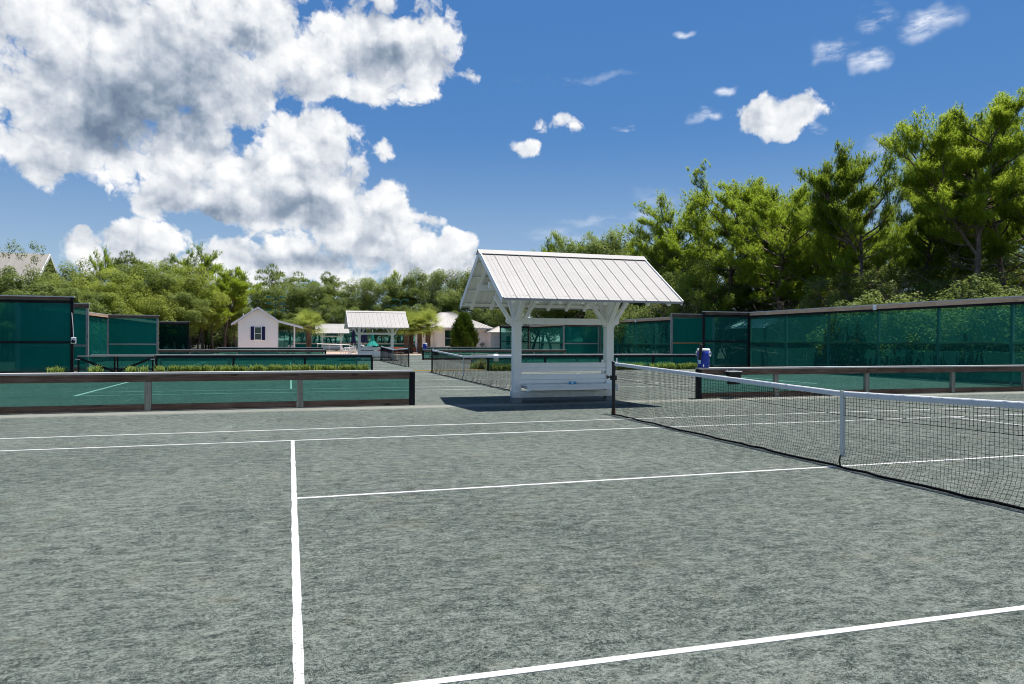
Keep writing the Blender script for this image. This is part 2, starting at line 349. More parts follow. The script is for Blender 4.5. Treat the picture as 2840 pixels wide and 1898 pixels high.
def mat_screen(name, T, refl, fac=.62):
    """woven polypropylene windscreen: light passes through the weave, threads scatter the rest"""
    m, k, bs = material(name); k.n.remove(bs); out = k.n['Material Output']; p = geo(k)
    n = k.noise(p, .8, 3, .5); fold = k.noise(k.v('MULTIPLY', p, (5, 5, .3)), 1, 2, .5)
    c = k.mix(n, tuple(v*.85 for v in refl), tuple(v*1.15 for v in refl))
    sz = k.node('ShaderNodeSeparateXYZ'); k.l.new(p, sz.inputs[0])            # clay splashed along the foot of the cloth
    dz = k.m('MULTIPLY', k.sstep(k.m('ADD', sz.outputs[2], k.m('MULTIPLY', k.noise(p, 5, 4, .7), .25)), .50, .22), .55)
    c = k.mix(dz, c, (.15, .19, .16))
    tr = k.node('ShaderNodeBsdfTransparent'); tr.inputs[0].default_value = (*T, 1)
    df = k.node('ShaderNodeBsdfDiffuse'); k.l.new(c, df.inputs[0])
    bn = k.node('ShaderNodeBump'); bn.inputs['Strength'].default_value = .55; bn.inputs['Distance'].default_value = .12; k.l.new(k.m('ADD', fold, k.m('MULTIPLY', n, .8)), bn.inputs['Height']); k.l.new(bn.outputs[0], df.inputs['Normal'])
    tl = k.node('ShaderNodeBsdfTranslucent'); k.l.new(c, tl.inputs[0])
    a = k.node('ShaderNodeMixShader'); a.inputs[0].default_value = .45; k.l.new(df.outputs[0], a.inputs[1]); k.l.new(tl.outputs[0], a.inputs[2])
    b = k.node('ShaderNodeMixShader'); k.l.new(k.m('ADD', k.m('MULTIPLY', fold, .12), fac-.06), b.inputs[0]); k.l.new(a.outputs[0], b.inputs[1]); k.l.new(tr.outputs[0], b.inputs[2])
    k.l.new(b.outputs[0], out.inputs[0]); return m
def mat_leaf(name, dark, light, trans=.35, scale=.5, brown=0.):
    m, k, bs = material(name); k.n.remove(bs); out = k.n['Material Output']; p = geo(k); r = rnd(k)
    n = k.noise(p, scale, 3, .6); n2 = k.noise(p, 9, 2, .6)
    f = k.m('ADD', k.m('MULTIPLY', n, .55), k.m('ADD', k.m('MULTIPLY', n2, .45), k.m('MULTIPLY', k.m('SUBTRACT', r, .5), .22)))
    c = k.ramp(f, [(.28, dark), (.72, light)])
    if brown: c = k.mix(k.m('MULTIPLY', k.sstep(k.noise(p, 3.1, 3, .7), .60, .70), brown), c, (.16, .10, .05))
    df = k.node('ShaderNodeBsdfPrincipled'); k.l.new(c, df.inputs['Base Color']); df.inputs['Roughness'].default_value = .55; df.inputs['Specular IOR Level'].default_value = .25
    tl = k.node('ShaderNodeBsdfTranslucent'); k.l.new(k.mix(.5, c, light), tl.inputs[0])
    a = k.node('ShaderNodeMixShader'); a.inputs[0].default_value = trans; k.l.new(df.outputs[0], a.inputs[1]); k.l.new(tl.outputs[0], a.inputs[2])
    k.l.new(a.outputs[0], out.inputs[0]); return m
def mat_bark(name, a, b, c_):
    m, k, bs = material(name); p = objc(k)
    n = k.noise(k.v('MULTIPLY', p, (9, 9, 2.2)), 1, 5, .7, .6); n2 = k.noise(p, 1.1, 3)
    c = k.ramp(k.m('ADD', k.m('MULTIPLY', n, .75), k.m('MULTIPLY', n2, .25)), [(.34, a), (.52, b), (.72, c_)])
    k.l.new(c, bs.inputs['Base Color']); bs.inputs['Roughness'].default_value = .95; bs.inputs['Specular IOR Level'].default_value = .1
    bump(k, bs, n, .8, .03); return m
def mat_ground():
    m, k, bs = material('woodland_soil'); p = geo(k)
    n = k.noise(p, .25, 4, .6); n2 = k.noise(p, 3, 5, .7)
    c = k.ramp(k.m('ADD', k.m('MULTIPLY', n, .6), k.m('MULTIPLY', n2, .4)), [(.32, (.012, .014, .006)), (.5, (.026, .026, .012)), (.66, (.048, .042, .024)), (.8, (.08, .068, .045))])
    k.l.new(c, bs.inputs['Base Color']); bs.inputs['Roughness'].default_value = 1; bump(k, bs, n2, .8, .05); return m
def mat_line():
    m, k, bs = material('line_tape'); p = geo(k)
    n = k.noise(p, 26, 4, .7); d = k.noise(p, 3, 3)
    c = k.mix(k.m('MULTIPLY', k.sstep(n, .56, .68), .6), (.57, .57, .545), (.20, .22, .20))
    c = k.mix(k.m('MULTIPLY', d, .22), c, (.42, .42, .38))
    k.l.new(c, bs.inputs['Base Color']); bs.inputs['Roughness'].default_value = .75; bump(k, bs, n, .2, .004); return m
mat_clay(); mat_ground(); mat_line()
mat_wood('timber_brown', (.038, .022, .015), (.135, .085, .060), (.26, .185, .145))
mat_wood('timber_grey', (.17, .15, .135), (.36, .33, .305), (.52, .49, .455))
mat_wood('timber_tan', (.36, .20, .12), (.66, .42, .27), (.78, .58, .42))
mat_wood('cap_grey_sunlit', (.38, .345, .315), (.60, .565, .53), (.74, .71, .67))  # brighter copy of the grey timber: sunlight on the cap edge put into its colour
mat_wood('timber_new', (.30, .15, .06), (.46, .25, .11), (.58, .36, .18))
mat_wood('timber_dark', (.004, .005, .006), (.012, .013, .015), (.045, .043, .042))
mat_wood('post_grey', (.11, .105, .08), (.26, .25, .20), (.42, .40, .34))
mat_paint('white_paint', (.88, .87, .82), .24)
mat_paint('house_white', (.92, .90, .87), .12)
mat_paint('trim_white', (.80, .80, .80), .10)
mat_paint('cream_siding', (.62, .57, .38), .12)
mat_roof('roof_metal', (.36, .34, .322)); mat_roof('roof_metal_pale', (.44, .41, .385)); mat_roof('roof_tan', (.27, .25, .22)); mat_roof('roof_tin', (.62, .66, .70))
mat_screen('screen_teal', (.33, .68, .60), (.022, .205, .176), .58)
mat_screen('screen_deep', (.14, .46, .41), (.010, .205, .172), .42)
mat_screen('screen_dark', (.10, .30, .28), (.002, .040, .038), .56)
simple('net_cord', (.006, .006, .007), .8, .2, spec=.1); simple('net_band', (.62, .63, .64), .7, .12, 30, bmp=.3)
simple('strap', (.60, .61, .56), .8, .15, 20); simple('post_black', (.008, .009, .012), .35, .3, 12, .5)
simple('rust', (.10, .035, .015), .9, .3, 30); simple('steel', (.55, .55, .55), .35, .1, 10, .5, .8)
simple('cooler_blue', (.004, .035, .36), .35, .08, 4, .5); simple('plastic_white', (.80, .80, .80), .4, .05, 4, .4)
simple('plastic_black', (.008, .008, .009), .4, .2, 8, .4); simple('rim_grey', (.50, .52, .54), .4, .1)
simple('cup_paper', (.45, .68, .78), .6, .2, 40); simple('water_blue', (.02, .30, .55), .15, .3, 30, .6)
simple('shutter_navy', (.003, .010, .075), .5, .1); simple('navy_canvas', (.004, .007, .045), .8, .25, 12)
simple('teal_net', (.01, .26, .22), .8, .3, 10); simple('pole_green', (.05, .17, .13), .5, .15)
simple('concrete', (.22, .235, .24), .9, .25, 14, .2, bmp=.4); simple('paving_pink', (.42, .31, .24), .9, .1, 2, .2)
simple('edging_gold', (.56, .34, .075), .8, .15, 8); simple('ball_yellow', (.55, .62, .05), .9, .1)
simple('glass_dark', (.012, .045, .042), .08, .3, 3, .6); simple('blind', (.42, .43, .38), .7, .05, 3)
simple('towel', (.82, .82, .82), .95, .05, 20, .1, bmp=.5); simple('terracotta', (.45, .14, .07), .8, .2)
mat_bark('bark_pine', (.045, .032, .026), (.16, .125, .105), (.30, .255, .225))
mat_bark('bark_dark', (.018, .012, .009), (.06, .042, .032), (.12, .09, .07))
mat_bark('bark_dead', (.06, .045, .036), (.15, .118, .098), (.27, .225, .195))
mat_bark('palm_boot', (.07, .045, .03), (.22, .155, .115), (.42, .34, .27))
mat_leaf('needles', (.095, .170, .014), (.430, .530, .050), .52)
mat_leaf('needles_deep', (.060, .115, .014), (.230, .300, .040), .46)
mat_leaf('oak_leaf', (.100, .142, .018), (.385, .440, .075), .48, .4, .22)
mat_leaf('oak_leaf_dark', (.070, .112, .020), (.270, .330, .078), .46, .4, .18)
mat_leaf('leaf_fresh', (.085, .150, .014), (.280, .350, .055), .45)
mat_leaf('leaf_pale', (.13, .16, .04), (.36, .38, .14), .40)
mat_leaf('cedar', (.024, .055, .008), (.085, .145, .014), .25, 1.2)
mat_leaf('palm_leaf', (.11, .19, .022), (.42, .47, .10), .50, 1.5)
mat_leaf('grass_blade', (.09, .17, .025), (.33, .42, .11), .45, 3)

# ---------------------------------------------------------------- ground, courts, lines
def sheet(name, x0, x1, y0, y1, z, mat, nx=1, ny=1):
    b = MB(); b.add([(x0, y0, z), (x1, y0, z), (x1, y1, z), (x0, y1, z)], [(0, 1, 2, 3)])
    return tag(b.build(name, mat), kind='structure')
ground = sheet('ground', -1200, 1200, -600, 1800, -.03, MAT['woodland_soil'])
court_a = sheet('clay_court_ground', -19, 19, -24, 27.95, 0, MAT['court_clay'])
court_b = sheet('clay_court_ground', -19, 19, 30.2, 66.6, 0, MAT['court_clay'])
walk = sheet('clay_court_ground', -3.2, 3.4, 27.95, 30.2, -.002, MAT['court_clay'])
terrace = sheet('paved_terrace', -14, 16, 66.6, 87.5, -.004, MAT['paving_pink'])
court_c = sheet('clay_court_ground', -19, 19, 87.5, 122, 0, MAT['court_clay'])
def court_lines(yc, parent, near=False):
    W = .05
    rl = random.Random(31)
    def ln(x0, x1, y0, y1, nails=False):
        b = MB()
        if yc == 0:             # slightly wandering hand-laid tape
            along = (x1-x0) > (y1-y0); L = (x1-x0) if along else (y1-y0); n = max(2, int(L/.16)); vs = []
            for i in range(n+1):
                j0, j1 = rl.gauss(0, .0022), rl.gauss(0, .0022)
                vs += [(x0+L*i/n, y0+j0, .004), (x0+L*i/n, y1+j1, .004)] if along else [(x1+j1, y0+L*i/n, .004), (x0+j0, y0+L*i/n, .004)]
            vs += [(v[0], v[1], -.002) for v in vs]; m = 2*(n+1); fs = []
            for i in range(n): fs += [(2*i, 2*i+2, 2*i+3, 2*i+1), (2*i, m+2*i, m+2*i+2, 2*i+2), (2*i+1, 2*i+3, m+2*i+3, m+2*i+1)]
            b.add(vs, fs)
        else: b.box(x0, x1, y0, y1, .0005, .004)
        b.build('court_line', MAT['line_tape'], parent)
        if nails: 
            b = MB(); L = nails
            horiz = (x1-x0) > (y1-y0); a, e = (x0, x1) if horiz else (y0, y1)
            a = max(a, -9 if horiz else -6); s_ = a+.05
            while s_ < min(e, 2):
                off = .010 if int((s_-a)/.0375) % 2 else .040
                px, py = (s_, y0+off) if horiz else (x0+off, s_)
                b.lathe([(.0045+rl.uniform(0, .002), .0042), (.004, .0058)], 6, (px, py)); s_ += .0375*(1+rl.uniform(-.15, .15))
            tag(b.build('nail_heads', MAT['concrete'], parent), kind='stuff')
    for s in (-1, 1):
        ln(-11.885, 11.885, yc+s*5.485-(W if s > 0 else 0), yc+s*5.485+(W if s < 0 else 0))
        if yc == 0 and s < 0:       # this tape was nailed down slightly out of true
            b = MB(); b.prism([(-11.7, -3.834), (11.7, -4.512), (11.7, -4.462), (-11.7, -3.784)], .0005, .004, 'z'); b.build('court_line', MAT['line_tape'], parent)
        else: ln(-11.785, 11.785, yc+s*4.115-(W if s > 0 else 0), yc+s*4.115+(W if s < 0 else 0))
        x = s*6.40; ln(min(x, x-s*W), max(x, x-s*W), yc-4.063, yc+4.063, yc == 0 and s < 0)
        x = s*11.885; ln(min(x, x-s*.1), max(x, x-s*.1), yc-5.43, yc+5.43)
        ln(min(s*11.7, s*11.785), max(s*11.7, s*11.785), yc-.025, yc+.025)
    ln(-6.348, 6.348, yc-.025, yc+.025, yc == 0)
court_lines(0, court_a); court_lines(19.8, court_a); court_lines(39.8, court_b); court_lines(57.6, court_b); court_lines(103, court_c)

# gold edging strips across the walkway gaps
for (x0, x1, y, lab) in ((-2.7, 3.0, 28.0, 'gold edging strip on the ground in the gap between the grassy low fences'), (-3.4, 6.6, 87.5, 'gold edging strip where the pink terrace meets the far clay court')):
    b = MB(); b.box(x0, x1, y-.09, y+.09, -.003, .03); o = b.build('edging_strip', MAT['edging_gold'], bevel=.006); tag(o, lab, 'edging')

# ---------------------------------------------------------------- screen fences
def fence(label, p0, p1, h, style, posts, group, screen='screen_teal', dark_ends=(), mid=None, tall=False, name=None, flaps=()):
    """p0 -> p1 with the viewed face on the right-hand side of that direction; posts = distances along"""
    p0 = Vector((*p0, 0)); p1 = Vector((*p1, 0)); L = (p1-p0).length; ax = (p1-p0).normalized(); nr = Vector((ax.y, -ax.x, 0))   # nr points to the viewer
    t = thing(name or ('tall_screen_fence' if tall else 'low_screen_fence'), label, 'fence', p0, 0, group)
    def P(s, d, z): return p0 + ax*s + nr*d + Vector((0, 0, z))
    def rail(nm, s0, s1, d, z0, z1, th, mat, bv=0): return beam(nm, P(s0, d, (z0+z1)/2), P(s1, d, (z0+z1)/2), th, z1-z0, MAT[mat], t, bv)
    near = p0.y < 15 and not tall
    bv = .004 if near else 0
    cuts = [0] + [p for p in posts if .3 < p < L-.3] + [L]
    runs = [cuts[i] for i in range(0, len(cuts)-1, 2)] + [L]
    if style == 'timber':
        fa, ca, po, bo = ('timber_brown', 'timber_grey', 'post_grey', 'timber_brown')
        if tall: po = 'timber_grey'
    elif style == 'dark': fa, ca, po, bo = 'timber_dark', 'timber_grey', 'timber_dark', 'timber_dark'  # shaded frame timbers: their shade is put into the near-black colour
    else: fa, ca, po, bo = 'timber_tan', 'timber_grey', 'timber_grey', 'timber_dark'
    fh = (.19 if tall else .155)
    for i in range(len(runs)-1):
        g_ = .003 if i else 0
        rail('cap_rail', runs[i]+g_-(.03 if i == 0 else 0), runs[i+1]+(.03 if i == len(runs)-2 else 0), .01, h-.037, h+.008, .17, 'cap_grey_sunlit', bv)
    for i in range(len(runs)-1):
        if style == 'dark' and tall: rail('fascia_board', runs[i]+.002, runs[i+1]-.002, .058, h-.165, h-.037, .035, 'timber_brown')
        elif style == 'inside': rail('fascia_board', runs[i]+.002, runs[i+1]-.002, .075, h-.20, h-.039, .035, fa)
        else: rail('fascia_board', runs[i]+.002, runs[i+1]-.002, .058, h-.037-(fh if style == 'timber' else .11), h-.037, .035, fa, bv)
    if style == 'dark' and tall or style == 'inside':
        rail('top_band', 0.02, L-.02, .048, h-.30, h-.177, .02, 'timber_dark')
    for i, s in enumerate(posts):
        end = s in dark_ends
        m_ = 'timber_dark' if end else po
        if style == 'inside': beam('post', P(s, -.06, .0), P(s, -.06, h-.04), .10, .10, MAT[m_], t)
        elif tall: beam('post', P(s, .02 if style == 'timber' else .045, 0), P(s, .02 if style == 'timber' else .045, h-.038), .11, .11, MAT[m_], t)
        elif end: beam('post', P(s, .035, 0), P(s, .035, h-.036), .12, .12, MAT[m_], t, bv)
        else: beam('post', P(s, .035, 0), P(s, .035, h-(.194 if style == 'timber' else .15)), .13 if near else .09, .09, MAT[m_], t, bv)
    for i in range(len(cuts)-1):
        a, b_ = cuts[i]+.07, cuts[i+1]-.07
        if style == 'timber':
            rail('base_board', a, b_, .045, .015, .15 if not tall else .18, .04, bo, bv)
            if mid: rail('mid_rail', a, b_, .045, mid[0]-.05, mid[0]+.05, .04, mid[1])
        elif style == 'dark':
            rail('base_board', a, b_, .045, .015, .085 if not tall else .14, .04, bo)
            if mid: rail('mid_rail', a, b_, .045, mid[0]-.045, mid[0]+.045, .04, mid[1])
        else:
            rail('base_board', a, b_, .02, .015, .12, .03, bo)
            if mid: rail('mid_rail', a, b_, -.03, mid[0]-.06, mid[0]+.06, .04, mid[1])
        # the woven screen of this bay, with a slack lower edge
        d = .0 if style != 'inside' else .012
        nn = 10; rr = random.Random(int(a*100)+int(p0.y*7))
        zb = .12; zt = h-.06
        vs, fs = [], []
        for q in range(nn+1):
            s = cuts[i]+(cuts[i+1]-cuts[i])*q/nn; bow = math.sin(math.pi*q/nn)
            for w in range(4):
                z = zb+(zt-zb)*w/3; vs.append(P(s, d+rr.uniform(-.006, .006)*bow-.012*bow*(w in (1, 2)), z)-p0)
        for q in range(nn):
            for w in range(3): fs.append((q*4+w, (q+1)*4+w, (q+1)*4+w+1, q*4+w+1))
        b = MB(); b.add(vs, fs); o = b.build('screen_panel', MAT[screen], t, Matrix.Translation(p0), smooth=True)
    return t
LH, TH = .81, 3.17
def st(L, step=3.05, first=0): return [first + i*step for i in range(int((L-first)/step+.01)+1)]
# low fence between the first two courts (either side of the shelter)
fence('weathered low timber fence with green screen left of the white shelter, beside the near court', (-18.3, 9.5), (-3.7, 9.5), LH, 'timber', [3.0, 6.0, 9.05, 12.1, 14.6], 'low windscreen fences', dark_ends=(14.6,))
fence('weathered low timber fence with green screen carrying the blue cooler near the net', (3.9, 9.5), (18.2, 9.5), LH, 'timber', [0.0, 2.42, 5.5, 8.7, 11.6], 'low windscreen fences', dark_ends=(0.0,))
# the far side of the second court: dark frames, planted with grass; gate on the left
fence('dark framed low fence with grass at its foot, joined to the low double gate', (-11.98, 27.3), (-2.69, 27.3), LH+.03, 'dark', [0, 3.15, 6.23, 9.29], 'low windscreen fences')
fence('dark framed low fence with grass at its foot, holding a white towel', (3.03, 27.3), (15.2, 27.3), LH, 'dark', [0, 3.02, 6.1, 9.2], 'low windscreen fences')
fence('plain low fence with green screen just behind the grassy fence of the gate', (-15.3, 30.8), (-3.1, 30.8), LH-.05, 'timber', [2.95, 6.0, 9.1, 12.2], 'low windscreen fences')
fence('plain low fence with green screen just behind the fence with the towel', (3.07, 30.8), (15.3, 30.8), LH-.05, 'timber', [0, 3.1, 6.2, 9.3, 12.2], 'low windscreen fences')
fence('weathered grey low fence beside the second shelter, without a cooler', (-15.1, 47.5), (-3.9, 47.5), LH-.02, 'timber', [2, 5.1, 8.1, 11.2], 'low windscreen fences', dark_ends=(11.2,))
fence('weathered grey low fence beside the second shelter, with a cooler and basket at its end', (3.35, 47.3), (15.1, 47.3), LH-.02, 'timber', [0, 2.9, 5.9, 9.0, 11.7], 'low windscreen fences', dark_ends=(0,))
fence('black topped low fence in front of the little house with blue shutters', (-13.0, 66), (-3.3, 66), LH-.05, 'dark', [0, 3.2, 6.4, 9.7], 'low windscreen fences')
fence('black topped low fence in front of the hipped roof bathhouse', (6.6, 66), (15.0, 66), LH, 'dark', [0, 2.8, 5.6, 8.4], 'low windscreen fences')
# tall back fences and their returns
TG = 'tall windscreen fences behind the baselines'
fence('long tall tan capped screen fence with the woods showing through it', (18.3, 27.3), (18.3, -16), TH, 'inside', st(43.3), TG, 'screen_teal', mid=(1.5, 'timber_new'), tall=True)
fence('tall dark framed screen return beside the long tan capped fence', (15.3, 27.3), (18.24, 27.3), TH, 'dark', [0, 2.9], TG, 'screen_teal', mid=(1.52, 'timber_dark'), tall=True)
fence('tall green return with a bright orange middle rail', (15.35, 30.8), (18.24, 30.8), TH, 'timber', [0, 2.85], TG, 'screen_deep', mid=(1.42, 'timber_new'), tall=True)
fence('tall tan capped screen fence running from the orange railed return to the second shelter line', (18.3, 47.4), (18.3, 30.85), TH, 'inside', st(16.5), TG, 'screen_teal', mid=(1.3, 'timber_new'), tall=True)
fence('tall green return with grey posts and a grey middle rail', (15.0, 47.5), (18.24, 47.5), TH-.25, 'timber', [0, 3.1], TG, 'screen_deep', mid=(1.3, 'timber_grey'), tall=True)
fence('tall tan capped screen fence at the far end, near the little white utility hut', (18.3, 66), (18.3, 47.6), TH, 'inside', st(18.4), TG, 'screen_teal', mid=(1.3, 'timber_new'), tall=True)
fence('tall dark framed see-through return in front of the little white utility hut', (15.0, 66), (18.24, 66), TH, 'dark', [0, 3.15], TG, 'screen_teal', mid=(1.45, 'timber_dark'), tall=True)
fence('tall black framed green return hung with a white pulley and cord', (-18.24, 27.3), (-15.15, 27.3), TH+.13, 'dark', [0, 3.03], TG, 'screen_deep', mid=(1.36, 'timber_dark'), tall=True)
fence('tall return with pale grey end post just behind the black framed return', (-18.24, 30.8), (-15.42, 30.8), TH, 'timber', [0, 2.76], TG, 'screen_deep', mid=(1.2, 'timber_grey'), tall=True)
fence('tall green baseline fence running to the grey framed return', (-18.3, 30.85), (-18.3, 47.4), TH, 'inside', st(16.5), TG, 'screen_deep', tall=True)
fence('tall grey framed green return with a thin middle rail', (-18.24, 47.5), (-15.1, 47.5), TH, 'timber', [0, 3.06], TG, 'screen_deep', mid=(1.16, 'timber_grey'), tall=True)
fence('tall green baseline fence hidden beyond the grey framed return', (-18.3, 47.6), (-18.3, 66), TH, 'inside', st(18.4), TG, 'screen_deep', tall=True)
fence('small tall return with a nearly black see-through screen', (-17.97, 66), (-15.44, 66), TH, 'dark', [2.45], TG, 'screen_dark', tall=True)
fence('long tall tan capped fence beside the near court baseline, black return at its end', (-18.3, -16), (-18.3, 27.2), TH, 'inside', st(43.2), TG, 'screen_deep', tall=True)

# low double gate
def gate():
    x0, x1, y = -15.02, -12.08, 27.3; xm = (x0+x1)/2
    t = thing('double_gate', 'low double gate of black timber with diagonal braces and green screen', 'gate', (xm, y, 0))
    for a, b_, flip in ((x0, xm-.012, 0), (xm+.012, x1, 1)):
        L = MB(); leaf = bpy.data.objects.new('gate_leaf', None); put(leaf, t, Matrix.Translation(((a+b_)/2, y, 0)))
        beam('top_rail', (a, y, .77), (b_, y, .77), .09, .05, MAT['timber_grey'], leaf)
        beam('bottom_rail', (a, y, .07), (b_, y, .07), .04, .08, MAT['timber_dark'], leaf)
        beam('stile', (a+.04, y, .112), (a+.04, y, .744), .06, .06, MAT['timber_dark'], leaf); beam('stile', (b_-.04, y, .112), (b_-.04, y, .744), .06, .06, MAT['timber_dark'], leaf)
        z0, z1 = (.68, .13) if not flip else (.13, .68)
        beam('diagonal_brace', (a+.08, y-.045, z0), (b_-.08, y-.045, z1), .03, .09, MAT['timber_dark'], leaf)
        s = MB(); s.add([(a+.03, y+.035, .05), (b_-.03, y+.035, .05), (b_-.03, y+.035, .76), (a+.03, y+.035, .76)], [(0, 1, 2, 3)]); s.build('screen_panel', MAT['screen_teal'], leaf)
        hb = MB(); xx = a+.03 if not flip else b_-.03; hb.box(xx-.09, xx+.09, y-.075, y-.062, .62, .66); hb.build('strap_hinge', MAT['steel'], leaf)
gate()
# pulley block and cord on the black framed return, number plates on the fascias
t = thing('pulley_block', 'small white pulley block hanging from a white cord on the black fence post', 'pulley', (-15.12, 27.17, 1.42))
b = MB(); b.box(-15.22, -15.02, 27.10, 27.15, 1.30, 1.58); b.build('frame', MAT['plastic_white'], t, bevel=.02)
b = MB(); b.lathe([(.02, -.03), (.07, -.03), (.05, 0), (.07, .03), (.02, .03)], 14); b.build('wheel', MAT['plastic_black'], t, Matrix.Translation((-15.12, 27.07, 1.40)) @ Matrix.Rotation(math.pi/2, 4, 'X'))
b = MB(); b.tube([(-15.12, 27.13, 1.56), (-15.15, 27.13, 2.1), (-15.2, 27.16, 2.62)], .014, 6); b.build('cord', MAT['plastic_white'], t)
for (p, rz, lab) in (((18.18, 18.2, 3.07), math.pi/2, 'small white plate on the fascia of the long tan capped fence'), ((18.18, 41.0, 3.05), math.pi/2, 'small white plate on the tan capped fence beyond the orange railed return')):
    b = MB(); b.box(-.1, .1, -.01, .01, -.14, .06); o = b.build('number_plate', MAT['plastic_white'], None, Matrix.Translation(p) @ Matrix.Rotation(rz, 4, 'Z'), bevel=.004); tag(o, lab, 'plate')

# ---------------------------------------------------------------- bench shelters
def shelter(x, y, label, near=True, group='white bench shelters', rz=0):
    t = thing('bench_shelter', label, 'shelter', (x, y, 0), rz, group); T = WM[t.name]
    def W(*p): return T @ Vector(p)
    def bm(nm, a, b_, w, h, mat='white_paint', par=t, bv=.006, up=(0, 0, 1)): return beam(nm, W(*a), W(*b_), w, h, MAT[mat], par, bv if near else 0, up)
    hs = 1.235; ZR, ZE, HW, HX = 3.68, 2.455, 1.97, 2.18; sl = (ZR-ZE)/HW; ang = math.atan(sl)
    for s in (-1, 1):
        p = bm('post', (s*hs, 0, .12), (s*hs, 0, 2.62), .2, .2)
        b = MB(); b.box(s*hs-.115, s*hs+.115, -.13, .13, -.02, .119); b.build('footing', MAT['concrete'], t, T, bevel=.008)
        for q in (-1, 1):      # knee braces along the ridge direction
            bm('knee_brace', (s*hs+q*.09, 0, 1.88), (s*hs+q*.56, 0, 2.60), .085, .13, up=(0, 1, 0))
            bm('cross_brace', (s*hs, q*.09, 2.0), (s*hs, q*.66, 2.62), .085, .12, up=(1, 0, 0))
        bm('cross_beam', (s*hs, -1.15, 2.70), (s*hs, 1.15, 2.70), .14, .155)
        b = MB(); b.lathe([(.085, 0), (.085, .02), (.07, .028), (.06, .018), (.03, .018), (.02, .03), (.004, .03)], 20)
        b.build('rosette', MAT['white_paint'], t, T @ Matrix.Translation((s*(hs+.101), 0, 2.40)) @ Matrix.Rotation(s*math.pi/2, 4, 'Y'))
        b = MB(); b.lathe([(.022, 0), (.022, .012), (.005, .014)], 10); b.build('bolt', MAT['post_black'], t, T @ Matrix.Translation((s*hs+.10, -.045, 1.96)) @ Matrix.Rotation(math.pi/2, 4, 'X'))
    b = MB(); zc = 1.995; e = hs+.27
    b.prism([(-e, zc-.03), (-e+.06, zc-.078), (e-.06, zc-.078), (e, zc-.03), (e, zc+.04), (e-.05, zc+.078), (-e+.05, zc+.078), (-e, zc+.04)], -.05, .05); b.build('tie_beam', MAT['white_paint'], t, T, bevel=.005 if near else 0)
    bm('ridge_plate', (-1.95, 0, 2.70+.155), (1.95, 0, 2.70+.155), .12, .14)
    for q in (-1, 1): bm('purlin', (-1.97, q*.98, 2.86), (1.97, q*.98, 2.86), .13, .15)
    # slopes: rafters, laths, boards, metal panels
    for q in (-1, 1):
        def S(u, dz=0): return (q*u, ZR - sl*u + dz)      # u = run from ridge
        for i in range(8):
            xx = -1.9 + i*3.8/7
            bm('rafter', (xx, q*.03, ZR-.14), (xx, q*(HW-.07), ZR-.14-sl*(HW-.10)), .075, .11)
        for u in (.32, .82, 1.32, 1.82):
            bm('lath', (-HX+.03, q*u, ZR-sl*u-.066), (HX-.03, q*u, ZR-sl*u-.066), .11, .035, bv=0)
        nb = 28; wb = 2*(HX-.02)/nb     # roof boards, running down the slope
        mb = MB()
        for i in range(nb):
            x0 = -(HX-.02)+i*wb+.004; x1 = x0+wb-.008
            (y0, z0), (y1, z1) = S(.01, -.046), S(HW-.02, -.046)
            mb.add([(x0, y0, z0), (x1, y0, z0), (x1, y1, z1), (x0, y1, z1), (x0, y0, z0+.018), (x1, y0, z0+.018), (x1, y1, z1+.018), (x0, y1, z1+.018)],
                   [(0, 3, 2, 1), (4, 5, 6, 7), (0, 1, 5, 4), (1, 2, 6, 5), (2, 3, 7, 6), (3, 0, 4, 7)])
        mb.build('roof_boards', MAT['white_paint'], t, T)
        npan = 14; wp = 2*HX/npan; L = HW/math.cos(ang)
        key = ('panel', q)
        me = BEAMS.get('roof_panel')
        if me is None:
            pb = MB(); w0 = wp-.004
            pb.box(0, w0, 0, L, 0, .006); pb.prism([(w0-.03, .0062), (w0-.022, .020), (w0-.012, .020), (w0-.004, .0062)], 0, L)
            pb.prism([(.33*w0-.012, .0061), (.33*w0, .010), (.33*w0+.012, .0061)], 0, L); pb.prism([(.66*w0-.012, .0061), (.66*w0, .010), (.66*w0+.012, .0061)], 0, L)
            for dy in (.25, .75, 1.25, 1.75, 2.2):
                pb.lathe([(.009, .006), (.009, .012), (.004, .014)], 6, (w0*.12, dy))
            me = BEAMS['roof_panel'] = pb.mesh('roof_panel', MAT['roof_metal'])
        for i in range(npan):
            o = bpy.data.objects.new('roof_panel', me)
            if q < 0: Mx = T @ Matrix.Translation((HX-i*wp, 0, ZR-.024)) @ Matrix.Rotation(math.pi, 4, 'Z') @ Matrix.Rotation(-ang, 4, 'X')
            else: Mx = T @ Matrix.Translation((-HX+i*wp, 0, ZR-.024)) @ Matrix.Rotation(-ang, 4, 'X')
            put(o, t, Mx)
        for s in (-1, 1):
            bm('rake_trim', (s*(HX+.012), q*.005, ZR-.055), (s*(HX+.012), q*(HW+.01), ZE-.055), .02, .13, 'trim_white', bv=0)
        bm('eave_trim', (-HX, q*(HW+.022), ZE-.045), (HX, q*(HW+.022), ZE-.045), .022, .05, 'roof_metal', bv=0)
    b = MB(); c = [(-.16, ZR-.16*sl+.012), (0, ZR+.022), (.16, ZR-.16*sl+.012), (.16, ZR-.16*sl+.02), (0, ZR+.034), (-.16, ZR-.16*sl+.02)]
    b.prism(c, -HX-.05, HX+.05, 'x'); b.build('ridge_cap', MAT['roof_metal'], t, T)
